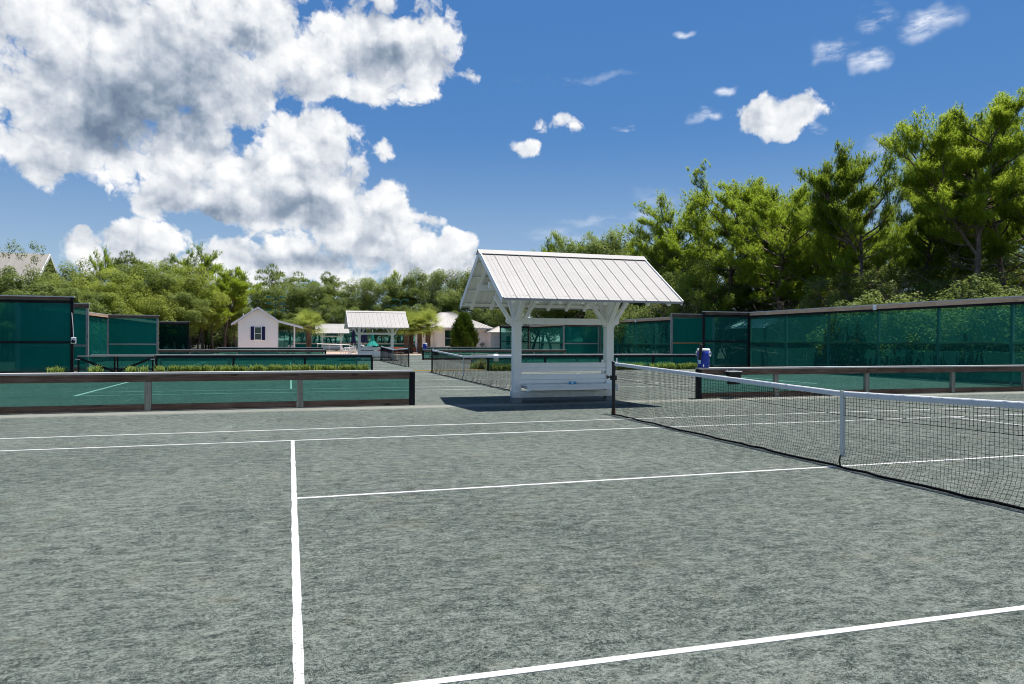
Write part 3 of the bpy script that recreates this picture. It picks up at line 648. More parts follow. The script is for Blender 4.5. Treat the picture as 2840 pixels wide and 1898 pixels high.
    # the two-sided bench between the posts
    for q in (-1, 1):
        yb = q*.055
        for (z0, z1) in ((.842, .965), (.752, .838), (.555, .685), (.462, .550)):
            bm('back_slat', (-hs+.101, yb, (z0+z1)/2), (hs-.101, yb, (z0+z1)/2), .028, z1-z0, bv=.004)
        for j in range(3):
            bm('seat_slat', (-hs+.11, q*(.17+j*.145), .425), (hs+.02, q*(.17+j*.145), .425), .138, .035, bv=.005)
        b = MB(); x0, x1 = -hs+.11, hs+.02; b.prism([(x0, .408), (x0, .27), (x0+.05, .30), (x0+.12, .325), (x1-.12, .325), (x1-.05, .30), (x1, .27), (x1, .408)], q*.50-.018, q*.50+.018)
        b.build('seat_apron', MAT['white_paint'], t, T, bevel=.004 if near else 0)
        for s in (-1, 1): bm('seat_bearer', (s*(hs-.32), q*.08, .36), (s*(hs-.32), q*.475, .36), .05, .09, bv=0)
        bm('base_beam', (-hs-.12, q*.122, .195), (hs+.12, q*.122, .195), .042, .15, bv=.005)
    bm('back_rail', (hs-.165, 0, 1.035), (hs-.165, 0, .47), .05, .07, bv=0)
    return t
shelter(.125, 9.60, 'white timber bench shelter with metal roof standing beside the near net')
shelter(-.20, 47.6, 'white timber bench shelter with metal roof between the two farther courts', False)
shelter(-.95, 93.5, 'small far white bench shelter standing past the pink terrace', False)
# bottle left on the seat
t = thing('water_bottle', 'blue water bottle lying on the white bench seat', 'bottle', (.27, 9.30, .4775))
b = MB(); b.lathe([(.028, 0), (.034, .006), (.034, .15), (.030, .165), (.034, .18)][:4] + [(.014, .19), (.014, .205)], 14)
b.build('bottle_body', MAT['water_blue'], t, Matrix.Translation((.16, 9.30, .4775)) @ Matrix.Rotation(math.pi/2, 4, 'Y'), smooth=True)
b = MB(); b.lathe([(.016, 0), (.016, .022)], 12); b.build('bottle_cap', MAT['plastic_white'], t, Matrix.Translation((.362, 9.30, .4775)) @ Matrix.Rotation(math.pi/2, 4, 'Y'))
b = MB(); b.lathe([(.0346, 0), (.0346, .07)], 14); b.build('bottle_label', MAT['cup_paper'], t, Matrix.Translation((.20, 9.30, .4775)) @ Matrix.Rotation(math.pi/2, 4, 'Y'))

# ---------------------------------------------------------------- tennis nets
def net_mesh():
    """knotted cord net: local y across the court, z up; hangs from the band and lies on the clay at its foot"""
    Y = 6.33; n = int(2*Y/.0445); rows = 21; r1 = np.random.default_rng(3)
    ys = np.linspace(-Y, Y, n+1); top = .868+.155*np.abs(ys)/6.4
    wob = np.interp(ys, np.linspace(-Y, Y, 60), r1.normal(0, 1, 60)); wob2 = np.interp(ys, np.linspace(-Y, Y, 150), r1.normal(0, 1, 150))
    V = np.zeros((rows+1, n+1, 3))
    for j in range(rows+1):
        f = j/rows; z = top*(1-f)+.012*f; low = max(0, (f-.68)/.32)
        V[j, :, 0] = -.075*low**1.5*(1+.6*np.tanh(wob)) + .006*wob2*f + .012*np.sin(ys*2.1+f*3)*f*(1-low)
        V[j, :, 1] = ys + .010*wob2*low + .035*np.sin(ys*5.3)*low**2 + r1.normal(0, .0022, n+1)
        V[j, :, 2] = z + r1.normal(0, .0018, n+1) - .010*np.abs(wob2)*f*(1-f)
    vs, fs = [], []
    def strand(P, rad):                       # 4-sided prism along a polyline
        m = len(P); base = sum(len(x) for x in vs)
        off = np.array([[1, 0, 0], [0, .7, .7], [-1, 0, 0], [0, -.7, -.7]])*rad
        vs.append((P[:, None, :]+off[None]).reshape(-1, 3))
        i = np.arange(m-1)[:, None]*4; q = np.arange(4)[None]; q2 = (q+1) % 4
        fs.append((base+np.stack([i+q, i+q2, i+4+q2, i+4+q], -1)).reshape(-1, 4))
    def strand2(P, rad):
        m = len(P); base = sum(len(x) for x in vs)
        off = np.array([[1, 0, 0], [0, 1, 0], [-1, 0, 0], [0, -1, 0]])*rad
        vs.append((P[:, None, :]+off[None]).reshape(-1, 3))
        i = np.arange(m-1)[:, None]*4; q = np.arange(4)[None]; q2 = (q+1) % 4
        fs.append((base+np.stack([i+q, i+q2, i+4+q2, i+4+q], -1)).reshape(-1, 4))
    for i in range(n+1):
        strand2(V[:7, i], .0030); strand2(V[6:, i], .0021)
    for j in range(rows+1): strand(V[j], .0030 if j < 6 else (.0052 if j == 6 else .0021))
    return fast_mesh('net_mesh', np.concatenate(vs), np.concatenate(fs), MAT['net_cord']), V
NETME, NETV = net_mesh()
def band_mesh():
    n = 260; ys = np.linspace(-6.36, 6.36, n); top = .914+.156*np.abs(ys)/6.4; r1 = np.random.default_rng(8)
    prof = [(-.010, -.066), (-.013, -.045), (-.013, -.018), (-.008, -.002), (0, .002), (.008, -.002), (.013, -.018), (.013, -.045), (.010, -.066)]
    V = []; nz = np.cumsum(r1.normal(0, .0006, n)); nz -= np.linspace(0, nz[-1], n)
    for i in range(n):
        for a, (x, z) in enumerate(prof):
            wr = .0030*math.sin(i*1.9+a*1.3)+.0022*math.sin(i*3.7-a*2.1)
            V.append((x+wr*(1 if x > 0 else -1 if x < 0 else 0), ys[i], top[i]+z+nz[i]*.4+(r1.normal(0, .0018) if abs(z) > .05 else 0)))
    m = len(prof); F = [(i*m+a, i*m+a+1, (i+1)*m+a+1, (i+1)*m+a) for i in range(n-1) for a in range(m-1)]
    return fast_mesh('net_band', np.array(V), np.array(F), MAT['net_band'], True)
BANDME = band_mesh()
def tennis_net(yc, label, x=0):
    t = thing('tennis_net', label, 'net', (x, yc, 0), 0, 'tennis nets'); T = WM[t.name]
    put(bpy.data.objects.new('net_mesh', NETME), t, T); put(bpy.data.objects.new('net_band', BANDME), t, T)
    b = MB(); b.prism([(-.018, .902), (.018, .902), (.018, .918), (-.018, .918)], -.028, .028)
    b.add([(-.019, -.027, .916), (-.019, .027, .916), (-.019, .022, .12), (-.019, -.022, .12), (.019, -.027, .916), (.019, .027, .916), (.019, .022, .12), (.019, -.022, .12)], [(0, 1, 2, 3), (7, 6, 5, 4), (0, 4, 5, 1), (2, 6, 7, 3), (0, 3, 7, 4), (1, 5, 6, 2)])
    st_ = b.build('centre_strap', MAT['strap'], t, T)
    b = MB(); b.tube([(-.03, 0, .13), (-.035, .012, .07), (-.03, 0, .004)], .011, 6); b.build('strap_buckle', MAT['plastic_black'], st_, T)
    pts = [(NETV[-1, i, 0]-.012, NETV[-1, i, 1], .012) for i in range(0, NETV.shape[1], 6)]
    b = MB(); b.tube(pts, .014, 6); b.tube([(p[0]+.03, p[1], .008) for p in pts], .007, 5); b.build('foot_cord', MAT['net_cord'], t, T)
    for s in (-1, 1):
        p = MB(); p.lathe([(.038, .10), (.038, 1.04), (.044, 1.045), (.044, 1.085), (.030, 1.095)], 16); po = p.build('net_post', MAT['post_black'], t, T @ Matrix.Translation((0, s*6.43, 0)), smooth=False)
        p = MB(); p.lathe([(.042, -.01), (.041, .10)], 16); p.build('post_sleeve', MAT['rust'], po, T @ Matrix.Translation((0, s*6.43, 0)))
        if s > 0:
            p = MB(); p.box(-.055, .055, -.04, .06, .70, .80); p.tube([(-.04, .02, .76), (-.13, .02, .77)], .016, 8); p.build('winder', MAT['post_black'], po, T @ Matrix.Translation((0, s*6.43, 0)), bevel=.01)
            p = MB(); p.lathe([(.04, 0), (.045, .015), (.03, .03)], 14); p.build('winder_knob', MAT['plastic_black'], po, T @ Matrix.Translation((-.14, s*6.43+.02, .77)) @ Matrix.Rotation(math.pi/2, 4, 'Y'))
            p = MB(); p.box(.03, .05, -.075, -.05, .98, 1.16); p.build('singles_peg', MAT['plastic_white'], po, T @ Matrix.Translation((0, s*6.43, 0)))
    return t
tennis_net(0, 'near black tennis net with white band whose end post stands before the shelter')
tennis_net(19.8, 'black tennis net crossing the second court behind the near shelter')
tennis_net(39.6, 'small black tennis net partly hiding the second shelter')
tennis_net(57.6, 'tennis net whose sagging white band shows behind the second shelter bench')
tennis_net(102.7, 'tiny far tennis net beside the smallest shelter')

# ---------------------------------------------------------------- coolers, cups, baskets, towel, ball
def cooler(x, y, z, lab, rz=0, tube=True, sc=1.0):
    T = Matrix.Translation((x, y, z)) @ Matrix.Rotation(rz, 4, 'Z') @ Matrix.Scale(sc, 4)
    t = bpy.data.objects.new('water_cooler', None); put(t, None, T); tag(t, lab, 'cooler', 'blue drink coolers')
    b = MB(); b.lathe([(.135, 0), (.150, .012), (.158, .14), (.152, .155), (.160, .17), (.163, .30), (.157, .315), (.163, .33), (.166, .44)], 28); b.build('cooler_body', MAT['cooler_blue'], t, T, smooth=True)
    b = MB(); b.lathe([(.170, .44), (.172, .47), (.165, .497), (.14, .505), (.02, .505)], 28); b.build('cooler_lid', MAT['plastic_white'], t, T, smooth=True)
    for a in (0, math.pi):
        b = MB(); pr_ = [(-.06, .40), (-.06, .33), (-.045, .31), (.045, .31), (.06, .33), (.06, .40), (.045, .415), (-.045, .415), (-.06, .40)]
        b.tube([(.178, p[0], p[1]) for p in pr_], .011, 8); b.build('handle', MAT['plastic_white'], t, T @ Matrix.Rotation(a-.95, 4, 'Z'))
    b = MB(); b.tube([(0, -.15, .06), (0, -.20, .06), (0, -.205, .03)], .014, 8); b.box(-.012, .012, -.20, -.17, .07, .10); b.build('spigot', MAT['plastic_white'], t, T @ Matrix.Rotation(-.55, 4, 'Z'))
    return t
cooler(4.07, 9.50, LH+.0085, 'blue drink cooler with white lid standing on the end of the near low fence')
cooler(3.50, 47.30, LH-.0115, 'blue drink cooler on the fence end near the second shelter')
t = thing('cup_dispenser', 'black cup dispenser tube with pale blue paper cup hung against the near cooler', 'dispenser', (3.93, 9.27, 1.02))
b = MB(); b.tube([(3.82, 9.28, 1.02), (3.86, 9.285, 1.42)], .042, 14); b.build('tube', MAT['plastic_black'], t)
b = MB(); b.lathe([(.030, 0), (.038, .10), (.040, .10)], 14); b.build('paper_cup', MAT['cup_paper'], t, Matrix.Translation((3.812, 9.278, .93)))
b = MB(); b.lathe([(.044, 0), (.046, .02), (.02, .035)], 14); b.build('tube_lid', MAT['plastic_black'], t, Matrix.Translation((3.86, 9.285, 1.415)))
b = MB(); b.tube([(3.85, 9.31, 1.26), (3.92, 9.40, 1.20)], .012, 6); b.build('bracket', MAT['steel'], t)
def basket(x, y, z, lab):
    t = thing('waste_basket', lab, 'basket', (x, y, z-.34), 0, 'black waste baskets'); T = Matrix.Translation((x, y, z))
    n = 20; rings = []
    def ring(hx, hy, zz): return [(hx*math.copysign(abs(math.cos(a))**.45, math.cos(a)), hy*math.copysign(abs(math.sin(a))**.45, math.sin(a)), zz) for a in [2*math.pi*i/n for i in range(n)]]
    vs = ring(.155, .095, -.34)+ring(.195, .135, 0)+ring(.185, .125, 0)+ring(.147, .087, -.33)
    fs = [tuple(range(n))[::-1]]
    for r in range(3): fs += [(r*n+i, r*n+(i+1) % n, (r+1)*n+(i+1) % n, (r+1)*n+i) for i in range(n)]
    fs += [tuple(range(3*n, 4*n))]
    b = MB(); b.add(vs, fs); b.build('basket_body', MAT['plastic_black'], t, T)
    b = MB(); rr_ = ring(.198, .138, .004); b.tube(rr_+[rr_[0]], .011, 8, False); b.build('basket_rim', MAT['rim_grey'], t, T)
    for s in (-1, 1):
        b = MB(); b.tube([(s*.10, .135, .0), (s*.10, .15, .075), (s*.10, .19, .09)], .008, 6); b.build('hook', MAT['steel'], t, T)
basket(4.83, 9.25, .715, 'black waste basket with grey rim hooked on the near low fence')
basket(4.35, 47.07, .70, 'black waste basket hooked on the fence near the second cooler')
b = MB()
pts = [(-.13, -.075, .50), (-.13, -.085, .80), (-.13, .0, .862), (-.13, .085, .80), (-.13, .075, .62)]
vs = []; fs = []; nseg = 9
for i in range(nseg):
    for j, p in enumerate(pts): vs.append((p[0]+.26*i/(nseg-1), p[1]+.012*math.sin(i*1.7+j), p[2]+.012*math.sin(i*1.1+j*2)))
for i in range(nseg-1):
    for j in range(4): fs.append((i*5+j, (i+1)*5+j, (i+1)*5+j+1, i*5+j+1))
b.add(vs, fs); o = b.build('towel', MAT['towel'], None, Matrix.Translation((3.42, 27.26, -.035)), smooth=True)
m_ = o.modifiers.new('thick', 'SOLIDIFY'); m_.thickness = .012; m_.offset = 1
tag(o, 'white towel draped over the low fence rail beyond the second net', 'towel')
b = MB(); b.lathe([(.033*math.sin(math.pi*i/8)+1e-4, .033-.033*math.cos(math.pi*i/8)) for i in range(9)], 14); o = b.build('tennis_ball', MAT['ball_yellow'], None, Matrix.Translation((-8.69, 21.8, 0)), smooth=True)
tag(o, 'yellow tennis ball lying on the second court', 'ball')

# ---------------------------------------------------------------- buildings
def siding(b, x0, x1, z0, z1, y, step=.16, lap=.018, clip=None):
    """lapped boards on a wall facing -y; clip(z) -> (x0,x1) narrows gables"""
    z = z0
    while z < z1-.01:
        zt = min(z+step, z1); a0, a1 = (x0, x1) if clip is None else clip(z); c0, c1 = (x0, x1) if clip is None else clip(zt)
        if a1-a0 > .05 and c1-c0 > .0:
            b.add([(a0, y-lap, z), (a1, y-lap, z), (c1, y, zt), (c0, y, zt), (a0, y+.03, z), (a1, y+.03, z), (c1, y+.03, zt), (c0, y+.03, zt)], [(0, 1, 2, 3), (0, 4, 5, 1), (0, 3, 7, 4), (1, 5, 6, 2)])
        z = zt
def window(t, x, y, z, w, h, glass='glass_dark', blind=False):
    f = MB(); tw = .07
    f.box(x-w/2-tw, x-w/2, y-.04, y+.02, z-tw, z+h+tw); f.box(x+w/2, x+w/2+tw, y-.04, y+.02, z-tw, z+h+tw)
    f.box(x-w/2, x+w/2, y-.04, y+.02, z+h, z+h+tw); f.box(x-w/2, x+w/2, y-.055, y+.02, z-tw, z); f.box(x-w/2, x+w/2, y-.03, y+.01, z+h/2-.025, z+h/2+.025)
    fo = f.build('window', MAT['trim_white'], t)
    for z0, z1 in ((z, z+h/2-.026), (z+h/2+.026, z+h)):
        g = MB(); g.box(x-w/2+.001, x+w/2-.001, y-.012, y+.005, z0+.001, z1-.001); g.build('pane', MAT['blind' if blind else glass], fo)
    return fo
def standing_seam(t, quad, n, mat='roof_metal_pale', name='roof_panel'):
    """quad = ridge-left, ridge-right, eave-right, eave-left; n panels each its own object"""
    a, b_, c, d = [Vector(q) for q in quad]
    nr = (b_-a).cross(d-a)
    if nr.length < 1e-4: nr = (c-d).cross(a-d)*-1
    nr = nr.normalized(); nr = nr if nr.z > 0 else -nr
    for i in range(n):
        f0, f1 = i/n, (i+1)/n
        p = [a.lerp(b_, f0), a.lerp(b_, f1), d.lerp(c, f1), d.lerp(c, f0)]
        m = MB(); m.add([q for q in p]+[q-nr*.03 for q in p], [(0, 1, 2, 3), (4, 7, 6, 5), (0, 4, 5, 1), (1, 5, 6, 2), (2, 6, 7, 3), (3, 7, 4, 0)])
        s = (p[2]-p[3]).normalized()*.02
        m.add([p[0], p[0]+s, p[3]+s, p[3], p[0]+nr*.035, p[0]+s+nr*.035, p[3]+s+nr*.035, p[3]+nr*.035], [(4, 5, 6, 7), (0, 4, 7, 3), (1, 2, 6, 5), (2, 3, 7, 6), (0, 1, 5, 4)])
        m.build(name, MAT[mat], t)

def pro_shed():
    t = thing('garden_house', 'little white gabled house with navy shutters and a lean-to porch', 'house', (-9.6, 74, 0))
    x0, x1, y0, y1, xa, za, zw = -11.5, -7.64, 72, 76.4, -9.6, 4.72, 3.42
    b = MB(); clip = lambda z: (x0, x1) if z <= zw else (x0+(xa-x0)*(z-zw)/(za-zw), x1-(x1-xa)*(z-zw)/(za-zw))
    siding(b, x0, x1, 0, za, y0, clip=clip)
    b.box(x0, x1, y0+.035, y1, 0, zw); b.prism([(x0, zw), (x1, zw), (xa, za)], y0+.035, y1)
    b.build('wall', MAT['house_white'], t)
    for x in (x0, x1):
        b = MB(); b.box(x-.06, x+.06, y0-.035, y0+.06, 0, zw-.02); b.build('corner_board', MAT['trim_white'], t)
    k = (za-zw)/(xa-x0)
    def slope(xa_, za_, xb, zb, nm):      # roof slab between two (x,z) points
        b = MB(); b.prism([(xa_, za_+.02), (xb, zb+.02), (xb, zb-.05), (xa_, za_-.05)], y0-.32, y1+.3); r = b.build(nm, MAT['roof_metal_pale'], t)
        b = MB(); b.prism([(xa_, za_-.02), (xb, zb-.02), (xb, zb-.22), (xa_, za_-.22)], y0-.37, y0-.33); b.build('barge_board', MAT['trim_white'], t)
    zr = za+.22
    slope(xa, zr, -12.2, zr-(12.2-9.6)*k*1.0, 'roof'); slope(-9.6, zr+.001, -7.55, zr-(9.6-7.55)*k, 'roof'); slope(-7.549, zr-(9.6-7.55)*k+.0, -5.1, 2.90, 'porch_roof')
    window(t, -9.6, y0-.02, 1.52, .60, 1.28)
    for s in (-1, 1):
        b = MB(); cx = -9.6+s*.545; b.box(cx-.165, cx+.165, y0-.07, y0-.03, 1.47, 2.86)
        for i in range(16): z = 1.56+i*.08; b.box(cx-.12, cx+.12, y0-.078, y0-.071, z, z+.05)
        b.build('shutter', MAT['shutter_navy'], t)
    for y in (72.0, 75.8): beam('porch_post', (-5.95, y, 0), (-5.95, y, 2.98), .14, .14, MAT['trim_white'], t)
    beam('porch_beam', (-5.95, 71.9, 2.97), (-5.95, 76.4, 2.97), .12, .16, MAT['trim_white'], t)
    b = MB(); b.tube([(-9.6, 72.1, zr), (-9.6, 72.1, zr+.62)], .018, 6); b.tube([(-9.85, 72.1, zr+.42), (-9.3, 72.1, zr+.42)], .014, 6); b.box(-9.75, -9.45, 72.09, 72.11, zr+.5, zr+.66); b.build('weather_vane', MAT['post_black'], t)
    b = MB(); b.tube([(-11.1, 73, 3.4), (-11.1, 73, 4.25)], .05, 8); b.build('vent_pipe', MAT['trim_white'], t)
pro_shed()
def bathhouse():
    t = thing('bathhouse', 'white bathhouse with a pale hipped metal roof behind a cone shaped cedar', 'building', (13.6, 83, 0))
    b = MB(); siding(b, 11.0, 17.25, 0, 3.05, 80); b.box(11.0, 17.25, 80.035, 87, 0, 3.05)
    b.build('wall', MAT['house_white'], t)
    b = MB(); siding(b, 9.45, 10.99, 0, 2.95, 82.5); b.box(9.45, 10.99, 82.54, 87, 0, 2.95); b.build('side_wall', MAT['house_white'], t)
    for x in (11.0, 17.25): b = MB(); b.box(x-.07, x+.07, 79.95, 80.05, 0, 3.03); b.build('corner_board', MAT['trim_white'], t)
    ex0, ex1, ey0, ey1, ze, zr = 8.3, 18.0, 79.3, 88.0, 3.1, 5.1; rx0, rx1, ry = 12.1, 13.7, 83.4
    A, B_, Cc, D = (ex0, ey0, ze), (ex1, ey0, ze), (ex1, ey1, ze), (ex0, ey1, ze); r0, r1 = (rx0, ry, zr), (rx1, ry, zr)
    standing_seam(t, (r0, r1, B_, A), 22); standing_seam(t, (r1, r1, Cc, B_), 14); standing_seam(t, (r1, r0, D, Cc), 8); standing_seam(t, (r0, r0, A, D), 14)
    b = MB(); b.box(ex0, ex1, ey0, ey0+.03, ze-.16, ze-.03); b.box(ex0, ex1, ey1-.03, ey1, ze-.16, ze-.03); b.box(ex0, ex0+.03, ey0+.031, ey1-.031, ze-.16, ze-.03); b.box(ex1-.03, ex1, ey0+.031, ey1-.031, ze-.16, ze-.03); b.build('eave_board', MAT['trim_white'], t)
    b = MB(); b.box(ex0+.05, ex1-.05, ey0+.05, ey1-.05, ze-.13, ze-.10); b.build('soffit', MAT['trim_white'], t)
    window(t, 12.35, 79.98, .82, .78, 1.95); window(t, 15.55, 79.98, .82, .78, 1.95, blind=True)
    for x in (9.75, 10.28, 10.58):
        b = MB(); b.box(x-.06, x+.06, 82.47, 82.5, 1.9, 2.65); b.build('slot_window', MAT['glass_dark'], t)
    h = thing('hose_reel', 'black hose reel on the bathhouse wall near the utility hut', 'hose', (16.75, 79.9, .75))
    b = MB(); b.tube([(16.75+.24*math.cos(a), 79.90, 1.0+.24*math.sin(a)) for a in np.linspace(0, 2*math.pi, 17)], .035, 6, False); b.build('hose_coil', MAT['plastic_black'], h)
    b = MB(); b.tube([(16.75, 79.97, 1.0), (16.75, 79.84, 1.0)], .05, 8); b.tube([(16.55, 79.9, 1.0), (16.95, 79.9, 1.0)], .015, 6); b.tube([(16.75, 79.9, .8), (16.75, 79.9, 1.2)], .015, 6); b.build('hub', MAT['post_black'], h)
bathhouse()
def hut():
    t = thing('utility_hut', 'small white utility hut with pointed metal roof and plain white door', 'hut', (18.7, 79.3, 0))
    b = MB(); siding(b, 17.3, 20.1, 0, 2.5, 78); b.box(17.3, 20.1, 78.035, 80.8, 0, 2.5); b.build('wall', MAT['house_white'], t)
    ap = (18.7, 79.4, 3.3); q = [(17.0, 77.7, 2.55), (20.4, 77.7, 2.55), (20.4, 81.1, 2.55), (17.0, 81.1, 2.55)]
    for i in range(4): standing_seam(t, (ap, ap, q[(i+1) % 4], q[i]), 6)
    b = MB(); b.box(17.02, 20.38, 77.72, 81.08, 2.40, 2.51); b.build('eave_board', MAT['trim_white'], t)
    b = MB(); b.box(17.75, 18.75, 77.95, 77.99, 0, 2.1); d = b.build('door', MAT['plastic_white'], t)
    b = MB(); b.lathe([(.03, 0), (.04, .03), (.02, .06)], 8); b.build('door_knob', MAT['steel'], d, Matrix.Translation((17.85, 77.95, 1.0)) @ Matrix.Rotation(math.pi/2, 4, 'X'))
    window(t, 19.55, 77.98, .95, .5, 1.1)
    b = MB(); b.box(19.25, 19.85, 77.65, 77.97, .35, .80); b.build('air_conditioner', MAT['rim_grey'], t)
hut()
def big_house():
    t = thing('beach_house', 'cream sided house with a tall pale metal gable rising over the trees', 'house', (-36, 75, 0))
    x0, x1, y0, y1, zw, zr, ry = -46, -30.2, 70.6, 79.4, 6.6, 9.85, 75
    b = MB(); b.box(x0, x1, y0, y1, 0, zw); b.build('wall', MAT['cream_siding'], t)
    b = MB(); z = zw
    while z < zr-.1:
        f = (z-zw)/(zr-zw); g_ = (z+.18-zw)/(zr-zw); a0, a1 = y0+(ry-y0)*f, y1-(y1-ry)*f; c0, c1 = y0+(ry-y0)*min(g_, 1), y1-(y1-ry)*min(g_, 1)
        b.add([(x1+.02, a0, z), (x1+.02, a1, z), (x1, c1, min(z+.18, zr)), (x1, c0, min(z+.18, zr)), (x1-.2, a0, z), (x1-.2, a1, z)], [(0, 1, 2, 3), (0, 4, 5, 1)]); z += .18
    b.build('gable_siding', MAT['cream_siding'], t)
    b = MB(); b.box(x1, x1+.05, ry-.45, ry+.45, 7.5, 8.7)
    for i in range(9): b.box(x1+.05, x1+.08, ry-.38, ry+.38, 7.58+i*.12, 7.64+i*.12)
    b.build('gable_vent', MAT['trim_white'], t)
    ov = .75; ze = zw-.45
    standing_seam(t, ((x0, ry, zr+.15), (x1+.8, ry, zr+.15), (x1+.8, y0-ov, ze), (x0, y0-ov, ze)), 26, 'roof_tan'); standing_seam(t, ((x1+.8, ry, zr+.15), (x0, ry, zr+.15), (x0, y1+ov, ze), (x1+.8, y1+ov, ze)), 16, 'roof_metal')
    for yb in (y0-ov, y1+ov): beam('barge_board', (x1+.84, ry, zr+.02), (x1+.84, yb, ze-.13), .05, .30, MAT['trim_white'], t)
big_house()
def tin_shed():
    t = thing('tin_shed', 'low dark shed with a rusty tin gable roof seen through the long tall fence', 'shed', (25, 35.5, 0))
    b = MB(); b.box(23.9, 26.1, 33.3, 37.6, 0, 2.45); b.prism([(23.9, 2.45), (26.1, 2.45), (25, 3.0)], 33.3, 37.6); b.build('wall', simple('shed_green', (.03, .07, .06), .8, .3), t)
    standing_seam(t, ((25, 33.0, 3.13), (25, 37.9, 3.13), (23.55, 37.9, 2.45), (23.55, 33.0, 2.45)), 9, 'roof_tin'); standing_seam(t, ((25, 37.9, 3.13), (25, 33.0, 3.13), (26.45, 33.0, 2.45), (26.45, 37.9, 2.45)), 9, 'roof_tin')
    b = MB(); b.box(24.5, 25.4, 33.26, 33.3, 0, 1.9); b.build('door', MAT['pole_green'], t)
tin_shed()

# ---------------------------------------------------------------- terrace furniture and the far court
def closed_umbrella(x, y, h, mat, lab, r=.26, flare=1.0, name='closed_umbrella', grp='closed umbrellas'):
    t = thing(name, lab, 'umbrella', (x, y, 0), 0, grp); T = WM[t.name]
    b = MB(); b.tube([(0, 0, 0), (0, 0, h)], .025, 8); b.build('pole', MAT['trim_white'], t, T)
    b = MB(); n = 20; prof = [(.04, h-.06), (.10, h-.3), (.15, h-.75), (.20, h-1.2), (.26*flare, h-1.75)]
    vs = [(rr*(1+.28*(j % 2))*math.cos(2*math.pi*j/n), rr*(1+.28*(j % 2))*math.sin(2*math.pi*j/n), z-(.10 if (j % 4 == 1 and i == 4) else 0)) for i, (rr, z) in enumerate(prof) for j in range(n)]
    fs = [(i*n+j, i*n+(j+1) % n, (i+1)*n+(j+1) % n, (i+1)*n+j) for i in range(4) for j in range(n)]+[tuple(range(n))]
    b.add(vs, fs); b.build('folded_canopy', MAT[mat], t, T)
    b = MB(); b.lathe([(.03, h-.02), (.045, h+.05), (.02, h+.13)], 8); b.build('finial', MAT['trim_white'], t, T)
    b = MB(); b.lathe([(.30, 0), (.30, .05), (.06, .10)], 16); b.build('base', MAT['concrete'], t, T)
closed_umbrella(.85, 80, 2.85, 'navy_canvas', 'closed navy umbrella standing alone on the terrace')
closed_umbrella(1.80, 80, 3.0, 'navy_canvas', 'closed navy umbrella of a close pair on the terrace'); closed_umbrella(2.22, 80.2, 3.0, 'navy_canvas', 'closed navy umbrella of a close pair on the terrace')
closed_umbrella(3.2, 81, 2.6, 'teal_net', 'teal ball net gathered round a pole on the terrace', flare=2.4, name='gathered_ball_net', grp=None)
def chair(x, y, rz, lab, mat='plastic_white'):
    T = Matrix.Translation((x, y, 0)) @ Matrix.Rotation(rz, 4, 'Z'); t = thing('garden_chair', lab, 'chair', (x, y, 0), rz, 'terrace chairs')
    for sx in (-.24, .24):
        for sy in (-.22, .24): b = MB(); b.tube([(sx*1.1, sy*1.1, 0), (sx, sy, .43)], .025, 6); b.build('leg', MAT[mat], t, T)
        b = MB(); b.box(sx-.03, sx+.03, -.28, .27, .63, .665); b.box(sx-.02, sx+.02, -.26, -.22, .42, .63); b.build('arm', MAT[mat], t, T)
    b = MB(); b.box(-.27, .27, -.27, .27, .42, .45); b.build('seat', MAT[mat], t, T, bevel=.01)
    for i in range(5): xx = -.2+i*.1; b = MB(); b.add([(xx-.038, .24, .46), (xx+.038, .24, .46), (xx+.038, .40, .95), (xx-.038, .40, .95), (xx-.038, .27, .46), (xx+.038, .27, .46), (xx+.038, .43, .95), (xx-.038, .43, .95)], [(0, 1, 2, 3), (4, 7, 6, 5), (0, 4, 5, 1), (1, 5, 6, 2), (2, 6, 7, 3), (3, 7, 4, 0)]); b.build('back_slat', MAT[mat], t, T)
chair(-1.05, 68.0, 2.0, 'white garden chair facing the round table on the pink terrace'); chair(-.20, 67.6, math.pi+.1, 'white garden chair with its back to the near shelter, at the round table')
chair(1.6, 79, -.6, 'white garden chair by the closed umbrellas'); chair(-6.9, 73.2, -1.3, 'white chair under the lean-to porch'); chair(-6.5, 73.9, -1.1, 'white chair under the lean-to porch, behind the first one')
t = thing('round_table', 'round white table among the terrace chairs', 'table', (-.55, 68.7, 0))
b = MB(); b.lathe([(.5, .70), (.52, .715), (.5, .73)], 24, (-.55, 68.7)); b.build('table_top', MAT['plastic_white'], t); b = MB(); b.lathe([(.28, 0), (.24, .04), (.05, .07), (.05, .70)], 16, (-.55, 68.7)); b.build('pedestal', MAT['plastic_white'], t)
t = thing('handrail', 'white tubular handrail between the porch and the terrace shelter view', 'railing', (-1.5, 79, 0))
b = MB(); b.tube([(-3.4, 79, 1.05), (.4, 79.4, .92), (.7, 79.4, .70)], .035, 8); b.build('top_rail', MAT['plastic_white'], t)
for x in (-3.3, -2.0, -.7, .35): b = MB(); b.tube([(x, 79+.1*(x+3.4), 0), (x, 79+.1*(x+3.4), 1.05-.035*(x+3.4))], .028, 8); b.build('baluster', MAT['plastic_white'], t)
b = MB(); b.box(4.4, 9.6, 86.2, 86.6, 0, .62); w_ = b.build('planter_wall', MAT['terracotta'], bevel=.02); tag(w_, 'low reddish planter wall behind the palm trunks', 'wall')
t = thing('far_screen_fence', 'wide teal screened fence at the back of the farthest court', 'fence', (0, 112, 0))
for i in range(13):
    x = -15+i*2.6; beam('post', (x, 112, 0), (x, 112, 3.0), .07, .07, MAT['pole_green'], t)
    if i < 12: b = MB(); b.add([(x, 111.93, .15), (x+2.6, 111.93, .15), (x+2.6, 111.93, 2.75), (x, 111.93, 2.75)], [(0, 1, 2, 3)]); b.build('screen_panel', MAT['screen_teal'], t)
